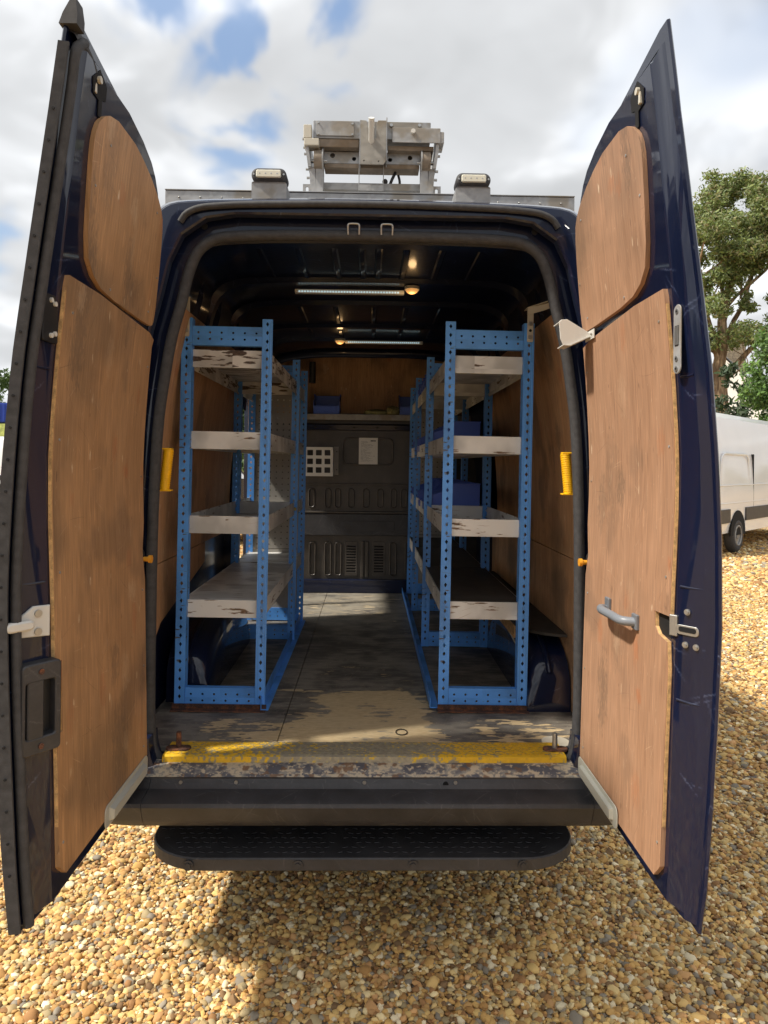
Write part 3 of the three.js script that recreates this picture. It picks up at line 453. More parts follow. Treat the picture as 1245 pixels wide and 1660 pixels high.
// the two rear doors, swung open to a right angle
const inT = [[0.60, 0.728], [0.69, 0.733], [1.0, 0.740], [1.35, 0.748], [1.65, 0.756], [1.9, 0.744], [2.1, 0.727], [2.3, 0.706], [2.5, 0.686], [2.7, 0.660]];
const outT = [[0.58, 0.768], [0.8, 0.786], [1.32, 0.808], [1.6, 0.800], [1.88, 0.780], [2.1, 0.752], [2.3, 0.725], [2.5, 0.697], [2.7, 0.662]];
const xi = (y) => interp(inT, y), xo = (y) => Math.max(interp(outT, y), xi(y) + 0.012);
const zh = (y) => interp([[2.36, 0.168], [2.44, 0.178], [2.52, 0.215], [2.58, 0.29], [2.615, 0.40], [2.655, 0.67], [2.69, 0.905]], y);
function rearDoor(s, label) {
  const D = new THREE.Group(); D.name = 'rear_door'; D.userData.label = label; van.add(D);
  const ys = [0.607, 0.63, 0.7, 0.9, 1.1, 1.3, 1.5, 1.7, 1.9, 2.05, 2.2, 2.32, 2.42, 2.48, 2.53, 2.575, 2.61, 2.64, 2.665, 2.685];
  part('outer_skin', loft(ys.map((y) => { const a = xo(y), z0 = zh(y), ze = 0.915 + (y < 0.64 ? -0.006 : 0); return [[s * (a - 0.003), y, z0 + 0.004], [s * (a - 0.003), y, ze], [s * (a + 0.002), y, ze + 0.004], [s * (a + 0.006), y, ze], [s * (a + 0.006), y, z0], [s * (a + 0.004), y, z0 - 0.004]]; })), M.paint, D);
  const yi = [0.618, 0.630, 0.70, 0.9, 1.1, 1.3, 1.5, 1.7, 1.9, 2.05, 2.2, 2.32, 2.42, 2.48, 2.53, 2.565, 2.59, 2.615, 2.635, 2.648];
  part('inner_shell', loft(yi.map((y, i) => {
    const a = xi(y), b = xo(y) - 0.002, e = i === 0 ? 0.012 : i === yi.length - 1 ? 0.01 : 0, z0 = Math.min(zh(y) + 0.014, 0.80);
    const ch = sst(1.25, 1.36, y) * 0 + (y < 1.33 && y > 0.7 ? 0.004 : 0);
    return [[s * (a + e), y, z0], [s * (a + e), y, 0.826 - e], [s * (a + 0.004 + e), y, 0.833], [s * Math.max(a + 0.006, b - 0.020), y, 0.876 + ch], [s * Math.max(a + 0.007, b - 0.014), y, 0.884], [s * b, y, 0.900], [s * b, y, z0]];
  }), { ang: 0.5 }), M.paint, D);
  // raised seams across the shut face
  for (const y of [1.385, 1.115, 1.885]) part('seam', tube([[s * (xi(y) + 0.004), y, 0.833], [s * (xi(y) * 0.5 + xo(y) * 0.5 - 0.008), y - 0.001, 0.856], [s * (xo(y) - 0.02), y, 0.878]], 0.0035, 12), M.paint, D);
  // plywood panels
  const panel = (rows) => loft(rows.map(([y, a, b]) => [[s * (xi(y) - 0.0125), y, a], [s * (xi(y) - 0.0125), y, b], [s * (xi(y) - 0.0005), y, b], [s * (xi(y) - 0.0005), y, a]]));
  const Y = range(0.70, 2.05, 14), edge = (y) => 0.812 - 0.006 * Math.sin(y * 3.1) ;
  let rows;
  if (s < 0) rows = [[0.668, 0.20, 0.775], [0.69, 0.178, 0.80], ...Y.filter((y) => y < 1.0).map((y) => [y, 0.166, edge(y)]), [1.012, 0.166, edge(1)], [1.018, 0.166, 0.786], [1.10, 0.166, 0.786], [1.188, 0.166, 0.786], [1.196, 0.166, edge(1.2)], ...Y.filter((y) => y > 1.21).map((y) => [y, 0.166 + (Math.abs(y - 1.35) < 0.03 ? 0.02 : 0), edge(y)]), [2.075, 0.155, edge(2.07)], [2.09, 0.20, edge(2.1)], [2.113, 0.62, 0.806]];
  else rows = [[0.662, 0.21, 0.775], [0.69, 0.178, 0.80], ...Y.filter((y) => y < 1.21).map((y) => [y, 0.166, edge(y)]), [1.245, 0.166, 0.806], [1.252, 0.166, 0.755], [1.268, 0.166, 0.735], [1.305, 0.166, 0.730], [1.309, 0.166, edge(1.3)], ...Y.filter((y) => y > 1.32).map((y) => [y, 0.166 + (Math.abs(y - 1.35) < 0.03 ? 0.02 : 0), edge(y)]), [2.065, 0.165, edge(2.06)], [2.08, 0.26, edge(2.08)], [2.102, 0.62, 0.806]];
  const lowP = part('plywood_panel', panel(rows), s < 0 ? M.plyDoorL : M.ply, D);
  const upR = [[2.112, 0.20, 0.30], [2.118, 0.185, 0.52], [2.128, 0.178, 0.62], [2.148, 0.174, 0.675], [2.18, 0.172, 0.715], [2.24, 0.174, 0.735], [2.34, 0.18, 0.748], [2.42, 0.188, 0.755], [2.46, 0.20, 0.756], [2.485, 0.225, 0.752], [2.51, 0.27, 0.742], [2.535, 0.34, 0.72], [2.555, 0.42, 0.685], [2.568, 0.50, 0.63]];
  const upP = part('plywood_panel', panel(upR), s < 0 ? M.plyDoorL : M.ply, D);
  const scr = (y, z, p) => part('screw', cyl(0.0034, 0.003, s * (xi(y) - 0.0130), y, z, 'x', 10), M.galvDull, p);
  for (const [y, z] of [[0.75, 0.79], [1.4, 0.79], [1.72, 0.79], [2.03, 0.77], [0.74, 0.20], [1.25, 0.195], [1.62, 0.19], [1.98, 0.19], [1.0, 0.19]]) scr(y, z, lowP);
  for (const [y, z] of [[2.15, 0.24], [2.14, 0.56], [2.36, 0.725], [2.49, 0.66], [2.46, 0.26], [2.27, 0.195]]) scr(y, z, upP);
  // edge of the plywood shows lighter plies
  part('plywood_edge', loft(rows.filter((r) => r[0] > 0.7 && r[0] < 2.08).map(([y, a, b]) => [[s * (xi(y) - 0.0105), y, b - 0.001], [s * (xi(y) - 0.0105), y, b + 0.0015], [s * (xi(y) - 0.0025), y, b + 0.0015], [s * (xi(y) - 0.0025), y, b - 0.001]])), M.plyEdge, D);
  // galvanised scuff channel along the bottom
  const cz = [[0.150, 0.0], [0.158, 0.012], [0.49, 0.012], [0.508, 0.0]];
  const sx = (y, d) => s * (xi(y) - 0.0135 - d);
  part('scuff_channel', [plate(rrect(0.17, 0.535, 0.640, 0.704, 0.02, 4), 0, 0.003, [], 0.001).rotateY(-Math.PI / 2).translate(s * (xi(0.66) - 0.0145), 0, 0), loft([[0.205, 0.001], [0.215, 0.012], [0.50, 0.012], [0.505, 0.001]].map(([z, d]) => [[sx(0.66, 0), 0.652, z], [sx(0.66, d + 0.002), 0.658, z], [sx(0.66, d + 0.002), 0.684, z], [sx(0.66, 0), 0.692, z]]))], M.palePlate, D, 'galvanised scuff plate');
  // latch opening at the top of the shell
  const tl = part('latch_opening', plate([[0.715, 2.530], [0.722, 2.575], [0.700, 2.582], [0.702, 2.618], [0.75, 2.636], [0.785, 2.600], [0.775, 2.568], [0.742, 2.566], [0.736, 2.530]], -0.001, 0.001).rotateY(-Math.PI / 2).rotateZ(s * 0.105).translate(s * (xi(2.58) - 0.0025 + 2.58 * 0.105), 0.0142, 0), M.hole, D);
  part('top_latch', [cyl(0.009, 0.008, s * (xi(2.605) - 0.006), 2.608, 0.755, 'x'), bx(s * (xi(2.585)) - 0.008, s * xi(2.585) + 0.004, 2.572, 2.602, 0.757, 0.768)], M.cream, tl);
  return D;
}
M.plyDoorL = mapped(plyTex([180, 140, 100], [142, 106, 70], 63, 0.4), 0.6, 0); M.plyDoorL.bumpMap = M.plyDoorL.map; M.plyDoorL.bumpScale = 0.0008;
const doorL = rearDoor(-1, 'rear door with a long black handle box and rubber edge seal'), doorR = rearDoor(1, 'rear door with a grey pull handle and white lock plate');
{
  // left door: black edge strip with holes, rubber seal, plates, handle box
  const ys = range(0.62, 2.60, 26);
  const es = part('edge_strip', loft(ys.map((y) => { const a = xo(y), e = 0.006 + 0.010 * Math.exp(-Math.pow((y - 1.15) / 0.4, 2)); return [[-(a - 0.016), y, 0.919], [-(a - 0.016), y, 0.924], [-(a + e), y, 0.929], [-(a + e), y, 0.923]]; })), M.rubber, doorL);
  for (const y of range(0.75, 2.45, 24)) part('rivet_hole', cyl(0.0032, 0.002, -(xo(y) - 0.004), y, 0.928, 'z', 8), M.hole, es);
  part('rubber_seal', tube([...ys.map((y) => [-(xo(y) - 0.022), y, 0.897]), [-(xo(2.63) - 0.02), 2.635, 0.86]], 0.0118, 90), M.rubber, doorL);
  part('seal_corner', tube([[-0.677, 2.62, 0.90], [-0.682, 2.645, 0.86], [-0.683, 2.64, 0.80], [-0.685, 2.62, 0.76]], 0.016, 20), M.rubber, doorL);
  part('tip_cap', loft([[2.64, 0.02], [2.665, 0.016], [2.70, 0.004]].map(([y, w]) => [[-(0.672 - (y - 2.64) * 0.2) - w, y, 0.925], [-(0.672 - (y - 2.64) * 0.2) + w, y, 0.925], [-(0.672 - (y - 2.64) * 0.2) + w, y, 0.885], [-(0.672 - (y - 2.64) * 0.2) - w, y, 0.885]])), M.rubber, doorL);
  // pieces lying on the sloping shut face: placed in the frame of that face
  const face = (y, sgn) => { const a = new THREE.Vector3(sgn * (xi(y) + 0.004), y, 0.833), b = new THREE.Vector3(sgn * (xo(y) - 0.022), y, 0.876), u = b.clone().sub(a).normalize(), n = new THREE.Vector3().crossVectors(u, new THREE.Vector3(0, 1, 0)); if (n.z < 0) n.negate(); const up = new THREE.Vector3(0, 1, 0); if (new THREE.Vector3().crossVectors(u, up).dot(n) < 0) u.negate(); const m = new THREE.Matrix4().makeBasis(u, up, n); m.setPosition(a.add(b).multiplyScalar(0.5)); return m; };
  const on = (g, y, sgn, dx = 0, dz = 0) => { g.translate(dx, 0, dz); return tri(g.applyMatrix4(face(y, sgn))); };
  const dowel = (r, h) => new THREE.CylinderGeometry(r, r, h, 14).rotateX(Math.PI / 2);
  const kp = part('latch_keep', on(plate(rrect(-0.03, 0.034, -0.056, 0.056, 0.006), 0, 0.006, [rrect(-0.04, -0.001, -0.026, 0.026, 0.003).map(([x, y]) => [Math.max(x, -0.029), y])], 0.001), 2.0, -1), M.black, doorL);
  for (const [x, y] of [[0.002, 0.042], [0.018, 0.036], [0.002, -0.040], [0.018, -0.034]]) part('bolt', on(dowel(0.0058, 0.006).translate(0, y, 0), 2.0, -1, x, 0.008), M.white, kp);
  const wb = part('lock_bracket', on(plate([[-0.035, -0.03], [0.032, -0.036], [0.032, 0.036], [-0.006, 0.038], [-0.035, 0.018]], 0, 0.009, [], 0.002), 1.295, -1, 0.003, 0.001), M.white, doorL, 'white metal lock bracket');
  part('lock_lug', on(plate(rrect(-0.062, 0.0, -0.012, 0.010, 0.010), 0, 0.020, [], 0.004), 1.295, -1, -0.008, 0.008), M.white, wb);
  for (const y of [0.021, -0.021]) part('bolt', on(dowel(0.0085, 0.006).translate(0, y, 0), 1.295, -1, 0.006, 0.012), M.steel, wb);
  // handle box: a frame around a recess with a grip bar
  const hb = part('handle_box', on(plate(rrect(-0.046, 0.044, -0.104, 0.104, 0.010), 0, 0.034, [rrect(-0.038, 0.030, -0.066, 0.062, 0.006)], 0.003), 1.102, -1, 0.004, -0.004), M.plastic, doorL, 'black plastic handle box');
  part('grip', on(plate(rrect(-0.032, 0.006, -0.070, 0.066, 0.004), 0.006, 0.032, [], 0.003), 1.102, -1, 0.002, -0.003), M.plastic, hb);
  part('recess', on(plate(rrect(-0.040, 0.034, -0.07, 0.066, 0.004), 0, 0.002), 1.102, -1, 0.004, 0.002), M.black, hb);
  for (const y of [0.084, -0.086]) part('bolt', on(dowel(0.0065, 0.004).translate(0, y, 0), 1.102, -1, 0.0, 0.031), M.rust, hb);
  // right door: lock plate, bolts, latch, pull handle
  const lp = part('lock_plate', on(plate(rrect(-0.0155, 0.0155, -0.082, 0.082, 0.0155, 6), 0, 0.004, [], 0.001), 1.972, 1, -0.006, 0.010), M.galvDull, doorR, 'pale metal lock plate');
  part('deadbolt', on(plate(rrect(-0.007, 0.007, -0.022, 0.022, 0.001, 1), 0, 0.003), 1.972, 1, -0.006, 0.0135).translate(0, 0.008, 0), M.steel, lp);
  part('slot', on(plate(rrect(-0.0085, 0.0085, -0.024, 0.024, 0.001, 1), 0, 0.0012), 1.972, 1, -0.006, 0.0132).translate(0, 0.008, 0), M.black, lp);
  for (const y of [0.066, -0.046, -0.070]) { part('screw', on(dowel(0.0062, 0.003).translate(0, y, 0), 1.972, 1, -0.006, 0.0145), M.steel, lp); part('screw_recess', on(dowel(0.0026, 0.003).translate(0, y, 0), 1.972, 1, -0.006, 0.0152), M.hole, lp); }
  for (const [x, y] of [[-0.006, 0.052], [-0.010, -0.026], [0.016, -0.027]]) part('bolt', on(mg([tri(dowel(0.0075, 0.006)), tri(dowel(0.0045, 0.006).translate(0, 0, 0.004))]).translate(0, y, 0), 1.275, 1, x, 0.002), M.steel, doorR);
  const la = part('latch', on(mg([plate(rrect(-0.034, 0.022, -0.013, 0.010, 0.009), 0, 0.004, [], 0.001), bx(-0.05, -0.03, -0.02, 0.03, -0.008, 0.004)]), 1.285, 1, 0.0, 0.001), M.steel, doorR);
  part('latch_slot', on(mg([plate(rrect(-0.026, 0.016, -0.006, 0.006, 0.005), 0, 0.0015)]), 1.285, 1, 0.0, 0.0045), M.hole, la);
  part('latch_recess', bx(xi(1.28) - 0.002, xi(1.28) + 0.001, 1.252, 1.307, 0.735, 0.805, 0), M.hole, la);
  const ph = part('pull_handle', tube([[xi(1.26) - 0.010, 1.236, 0.40], [xi(1.26) - 0.040, 1.245, 0.415], [xi(1.26) - 0.052, 1.248, 0.45], [xi(1.26) - 0.052, 1.250, 0.53], [xi(1.26) - 0.046, 1.250, 0.60], [xi(1.26) - 0.012, 1.250, 0.62]], 0.0125, 40, false, 10), std([0.20, 0.22, 0.25], 0.4), doorR, 'grey plastic pull handle');
  part('handle_foot', [bx(xi(1.25) - 0.022, xi(1.25) - 0.012, 1.225, 1.275, 0.385, 0.42, 0.004), bx(xi(1.25) - 0.022, xi(1.25) - 0.012, 1.230, 1.272, 0.60, 0.635, 0.004)], std([0.16, 0.17, 0.19], 0.4), ph);
  // check straps in the body, yellow tips
  for (const s of [-1, 1]) { const cs = part('check_strap', [cyl(0.008, 0.05, s * (xi(1.35) - 0.004), 1.345, 0.155, 'x'), cyl(0.013, 0.01, s * (xi(1.35) - 0.028), 1.345, 0.155, 'x')], std([0.75, 0.33, 0.02], 0.5), van); part('strap_cup', tri(at(new THREE.SphereGeometry(0.026, 16, 10).scale(0.5, 1.3, 0.6), s * (xi(1.35) + 0.004), 1.345, 0.150)), M.black, cs); }
  // folded white lock bracket standing off the right door near its hinge edge
  const kx = (x) => 0.713 - (0.713 - x) * 0.86, wp = (a) => a.map(([x, y]) => [kx(x), 2.095 + (y - 2.095) * 0.9]);
  const wbk = part('lock_striker', [plate(wp([[0.592, 2.136], [0.600, 2.143], [0.622, 2.145], [0.712, 2.094], [0.712, 2.088], [0.700, 2.080], [0.630, 2.052], [0.608, 2.053], [0.598, 2.075]]), 0.262, 0.267, [], 0.001), loft(wp([[0.592, 2.136], [0.622, 2.145], [0.712, 2.094]]).map(([x, y]) => [[x, y, 0.264], [x, y - 0.003, 0.264], [x, y - 0.003, 0.20], [x, y, 0.20]])), loft(wp([[0.608, 2.055], [0.632, 2.053], [0.712, 2.088]]).map(([x, y]) => [[x, y, 0.272], [x, y - 0.003, 0.272], [x, y - 0.003, 0.20], [x, y, 0.20]]))], M.white, doorR, 'white folded metal lock bracket standing off the door');
  part('bracket_plate', bx(0.7095, 0.7135, 2.075, 2.105, 0.215, 0.300, 0.001), M.white, wbk);
  for (const z of [0.285, 0.228]) part('bolt', cyl(0.004, 0.006, 0.707, 2.09, z, 'x', 8), M.steel, wbk);
}
// amber and white work lamps on the roof edge
for (const [x, y] of [[-0.362, 2.634], [0.366, 2.630]]) {
  const w = part('work_lamp', loft([[0, 0], [0.05, 0], [0.052, 0.004]].map(([h, e]) => [[x - 0.062 + e, y - 0.045 + h * 1.5, 0.005 + e], [x + 0.062 - e, y - 0.045 + h * 1.5, 0.005 + e], [x + 0.062 - e, y - 0.045 + h * 1.5, -0.11], [x - 0.062 + e, y - 0.045 + h * 1.5, -0.11]])), M.galvDull, van, 'small rectangular warning lamp on a metal box');
  part('lamp_bezel', plate(rrect(x - 0.062, x + 0.062, y + 0.032, y + 0.082, 0.024, 6), -0.07, 0.015, [], 0.008), M.rubber, w);
  const lens = part('lens', plate(rrect(x - 0.044, x + 0.044, y + 0.044, y + 0.071, 0.006, 3), 0.013, 0.024, [], 0.003), M.glassLens, w);
  for (let i = 0; i < 4; i++) part('reflector', tri(at(new THREE.SphereGeometry(0.0095, 12, 6), x - 0.031 + i * 0.0205, y + 0.0575, 0.0155)), M.steel, lens);
  for (const s of [-1, 1]) part('screw', cyl(0.0035, 0.003, x + s * 0.053, y + 0.0575, 0.016, 'z', 8), M.steel, w);
}
// wheels
for (const [sx, z] of [[-1, -0.80], [1, -0.80], [-1, -4.1], [1, -4.1]]) {
  const w = part('wheel', tri(at(new THREE.TorusGeometry(0.245, 0.095, 14, 36), sx * 0.80, 0.34, z, 0, Math.PI / 2)), M.rubber, van);
  part('rim', cyl(0.20, 0.12, sx * 0.80, 0.34, z, 'x', 24), M.galvDull, w);
}

// ------------------------------------------------------------------ shelving racks
const diamond = (cx, cy, w, h) => [[cx - w, cy], [cx, cy - h], [cx + w, cy], [cx, cy + h]];
function postGeo(H, w = 0.042) {   // slotted angle, front flange in x, side flange running back
  const n = Math.floor((H - 0.02) / 0.0352), holes = [], slots = [];
  for (let i = 0; i < n; i++) { const y = H - 0.02 - i * 0.0352; holes.push(diamond(0, y, 0.0062, 0.0095)); slots.push(rrect(-0.003, 0.003, y - 0.008, y + 0.008, 0.0025, 1)); }
  const rect = [[-w / 2, 0], [w / 2, 0], [w / 2, H], [-w / 2, H]];
  const a = plate(rect, -0.0022, 0, holes), b = plate(rect, -0.0022, 0, slots).rotateY(Math.PI / 2).translate(w / 2, 0, -w / 2 - 0.0022);
  return mg([a, b]);
}
const PH = 1.577, pGeo = postGeo(PH), pGeoR = mg([pGeo.clone().scale(-1, 1, 1)]);
{ const ix = pGeoR.attributes.position, nm = pGeoR.attributes.normal; for (let i = 0; i < ix.count; i += 3) for (const A of [ix, nm]) { const t = [A.getX(i + 1), A.getY(i + 1), A.getZ(i + 1)]; A.setXYZ(i + 1, A.getX(i + 2), A.getY(i + 2), A.getZ(i + 2)); A.setXYZ(i + 2, ...t); } }
const beamGeo = (L) => { const holes = []; for (let i = 0; i < 6; i++) for (const y of [-0.013, 0.013]) holes.push(circ(-L / 2 + L * (i + 0.5) / 6, y, 0.0047, 8)); return mg([plate([[-L / 2, -0.0385], [L / 2, -0.0385], [L / 2, 0.0385], [-L / 2, 0.0385]], -0.002, 0, holes), bx(-L / 2, L / 2, 0.0366, 0.0385, -0.03, -0.0021, 0), bx(-L / 2, L / 2, -0.0385, -0.0366, -0.03, -0.0021, 0)]); };
function rack(name, label, x0, x1, zs, lean, shelfY, opts) {
  // local frame: origin on the floor, midway between the front posts
  const cx = (x0 + x1) / 2, W = x1 - x0, h = W / 2;
  const R = thing(name, label, 'shelving', [cx, FL, 0]); R.rotation.z = lean;
  const bg = beamGeo(W - 0.044);
  zs.forEach((z, i) => {
    for (const s of [-1, 1]) { const p = part('post', s < 0 ? pGeo : pGeoR, M.rack, R); p.position.set(s * h, 0.006, z); }
    for (const y of [0.046, PH - 0.065]) { const b = part('cross_beam', bg, M.rack, R); b.position.set(0, y + (y > 1 ? 0.0 : 0), z - 0.003); }
  });
  shelfY.forEach(([y, kind], k) => {
    for (let i = 0; i + 1 < zs.length; i++) {
      const a = zs[i] - 0.024, b = zs[i + 1] - 0.020, xl = -h - 0.004, xr = h + 0.004, H = 0.072, t = y - FL, deck = kind === 'tray' ? t - H + 0.004 : t - 0.003;
      const sh = part('shelf', [bx(xl, xr, t - H, t, a - 0.003, a, 0.001), bx(xl, xr, t - H, t, b, b + 0.003, 0.001), bx(xl, xl + 0.003, t - H, t, b + 0.0032, a - 0.0032, 0.001), bx(xr - 0.003, xr, t - H, t, b + 0.0032, a - 0.0032, 0.001), bx(xl + 0.0032, xr - 0.0032, deck - 0.002, deck, b + 0.0032, a - 0.0032, 0)], opts.bad === k && i === 0 ? M.shelfBad : M.shelf, R);
      { const u = sh.geometry.attributes.uv, ou = rnd() * 7, ov = rnd() * 7; for (let q = 0; q < u.count; q++) u.setXY(q, u.getX(q) + ou, u.getY(q) + ov); }
      if (kind === 'mat') part('rubber_mat', bx(xl + 0.006, xr - 0.006, t, t + 0.003, b + 0.004, a - 0.004, 0), M.mat, sh);
    }
  });
  return R;
}
const zL = [-0.34, -1.43, -1.90], zR = [-0.345, -1.29, -2.20, -2.82];
const rackL = rack('shelving_rack', 'blue slotted angle shelving rack with bare chipped white shelves beside the open side door', -0.755, -0.430, zL, -0.0105, [[2.128, 'flat'], [1.795, 'flat'], [1.450, 'tray'], [1.107, 'flat']], { bad: 0 });
const rackR = rack('shelving_rack', 'blue slotted angle shelving rack holding rows of blue bins', 0.315, 0.637, zR, -0.0105, [[2.118, 'flat'], [1.788, 'tray'], [1.446, 'tray'], [1.105, 'mat']], { bad: -1 });
{
  // rusty feet, floor rails, pegboard ends, wall brackets
  const foot = (R, w) => { const f = part('foot_angle', [bx(-w, w, 0.0, 0.004, -0.372, -0.300, 0.001), bx(-w, w, 0.0042, 0.022, -0.334, -0.3305, 0.0005)], M.rust, R, 'rusty foot angle'); f.position.y = 0.001; };
  foot(rackL, 0.19); foot(rackR, 0.185);
  part('floor_rail', [bx(0.168, 0.171, 0.003, 0.058, -1.92, -0.32, 0.001), bx(0.171, 0.20, 0.003, 0.006, -1.92, -0.32, 0.001)], M.rack, rackL);
  part('floor_rail', [bx(-0.215, -0.212, 0.003, 0.045, -2.86, -0.345, 0.001), bx(-0.2119, -0.178, 0.003, 0.006, -2.86, -0.345, 0.001)], M.rack, rackR);
  const peg = (R, x0, x1, y0, y1, z, solid) => {
    const holes = []; for (let x = x0 + 0.025; x < x1 - 0.015; x += 0.038) for (let y = y0 + 0.025; y < y1 - 0.015; y += 0.038) holes.push(circ(x, y, 0.0052, 6));
    const p = part('perforated_panel', plate([[x0, y0], [x1, y0], [x1, y1], [x0, y1]], z - 0.0015, z, holes), M.greyPanel, R);
    part('kick_panel', bx(x0, x1, 0.02, y0 - 0.004, z - 0.002, z, 0), M.greyPanel, p);
  };
  peg(rackL, -0.142, 0.142, 0.46, 1.43, -1.908); peg(rackR, -0.142, 0.142, 0.46, 1.43, -2.828);
  const brk = part('wall_bracket', [plate(rrect(-0.175, -0.150, 1.505, 1.665, 0.006), -0.334, -0.330, [], 0.001), plate([[-0.175, 1.66], [-0.15, 1.66], [-0.15, 1.664], [-0.185, 1.664]], -0.334, -0.2, [], 0.0005)], M.cream, rackL, 'pale metal wall bracket');
  for (const y of [1.585, 1.528]) part('bolt', [cyl(0.009, 0.006, -0.1625, y, -0.327, 'z', 12), cyl(0.005, 0.006, -0.1625, y, -0.322, 'z', 6)], M.steel, brk);
  part('slot', cyl(0.006, 0.002, -0.1625, 1.556, -0.3285, 'z', 10), M.hole, brk);
  const bk = part('wall_bracket', [plate(rrect(0.150, 0.175, 1.505, 1.645, 0.006), -0.338, -0.334, [], 0.001), loft([[0.150, 1.615, 1.645, -0.336], [0.21, 1.628, 1.652, -0.30], [0.27, 1.640, 1.665, -0.22]].map(([x, a, b, z]) => [[x, a, z], [x, b, z], [x, b, z - 0.004], [x, a, z - 0.004]])), loft([[0.150, 1.644, -0.338], [0.27, 1.668, -0.22]].map(([x, y, z]) => [[x, y, z], [x, y + 0.003, z], [x, y + 0.003, z - 0.06], [x, y, z - 0.06]]))], M.cream, rackR, 'pale metal wall bracket');
  for (const y of [1.578, 1.524]) part('bolt', [cyl(0.009, 0.006, 0.1625, y, -0.331, 'z', 12), cyl(0.005, 0.006, 0.1625, y, -0.326, 'z', 6)], M.steel, bk);
  part('slot', cyl(0.006, 0.002, 0.1625, 1.551, -0.3325, 'z', 10), M.hole, bk);
  part('bolt', cyl(0.007, 0.006, 0.255, 1.651, -0.235, 'z', 10), M.steel, bk);
  part('brass_bolt', cyl(0.009, 0.012, 0.176, 0.745, -1.39, 'x', 8), std([0.5, 0.36, 0.1], 0.35, 0.7), rackL);
}
// blue storage bins
function binGeo(w, l, h) {   // opens towards -x; length along x, width along z
  const side = [[0, 0], [l, 0], [l + 0.004, h], [l * 0.42, h], [l * 0.30, h * 0.78], [-0.010, h * 0.62], [0, 0]].slice(0, 6);
  const wl = (z) => plate(side, z - 0.0018, z + 0.0018, [], 0.0006);
  const q = [wl(-w / 2 + 0.002), wl(w / 2 - 0.002), bx(0, l, 0, 0.003, -w / 2 + 0.004, w / 2 - 0.004, 0), bx(l - 0.001, l + 0.003, 0.001, h, -w / 2 + 0.004, w / 2 - 0.004, 0), bx(-0.004, 0, 0, h * 0.40, -w / 2 + 0.004, w / 2 - 0.004, 0.001), bx(-0.010, -0.004, h * 0.16, h * 0.36, -w * 0.36, w * 0.36, 0.001), bx(-0.012, l * 0.3, h * 0.39, h * 0.41, -w / 2 + 0.004, -w / 2 + 0.010, 0), bx(l * 0.42, l + 0.008, h - 0.004, h + 0.002, -w / 2 - 0.004, -w / 2 + 0.004, 0.001), bx(l * 0.42, l + 0.008, h - 0.004, h + 0.002, w / 2 - 0.004, w / 2 + 0.004, 0.001), bx(l + 0.001, l + 0.008, h - 0.004, h + 0.002, -w / 2 - 0.004, w / 2 + 0.004, 0.001)];
  return mg(q);
}
{
  const g = binGeo(0.142, 0.275, 0.132), gT = binGeo(0.142, 0.275, 0.185), ord = ['first', 'second', 'third', 'fourth', 'fifth', 'sixth', 'seventh', 'eighth', 'ninth'];
  const put = (x, y, z, ry, geo, label, group) => { const b = solo('storage_bin', geo, M.bin, label, 'storage bin', group); b.position.set(x, y, z); b.rotation.y = ry; return b; };
  const lean = (y) => 0.0105 * (y - FL);
  for (const [y, dk, nm] of [[2.118, 0.002, 'top shelf'], [1.788, -0.066, 'second shelf'], [1.446, -0.066, 'third shelf']])
    for (let i = 0; i < 9; i++) put(0.322 + lean(y) + rr(-0.006, 0.006), y + dk, -1.40 - i * 0.157 + (i > 4 ? -0.02 : 0), rr(-0.03, 0.03), dk < 0 ? gT : g, `blue open fronted bin on the ${nm}, ${ord[i]} in its row from the rear doors`, `blue bins on the ${nm}`);
  const big = binGeo(0.20, 0.24, 0.16);
  put(-0.335, 2.049, -2.85, -Math.PI / 2 * -1 + Math.PI, big.clone(), 'blue plastic bin with raised side walls standing alone on the bulkhead shelf', null).rotation.y = Math.PI / 2;
  put(0.33, 2.049, -2.85, 0, big, 'blue plastic bin on the bulkhead shelf beside the crumpled gloves', null).rotation.y = Math.PI / 2;
}
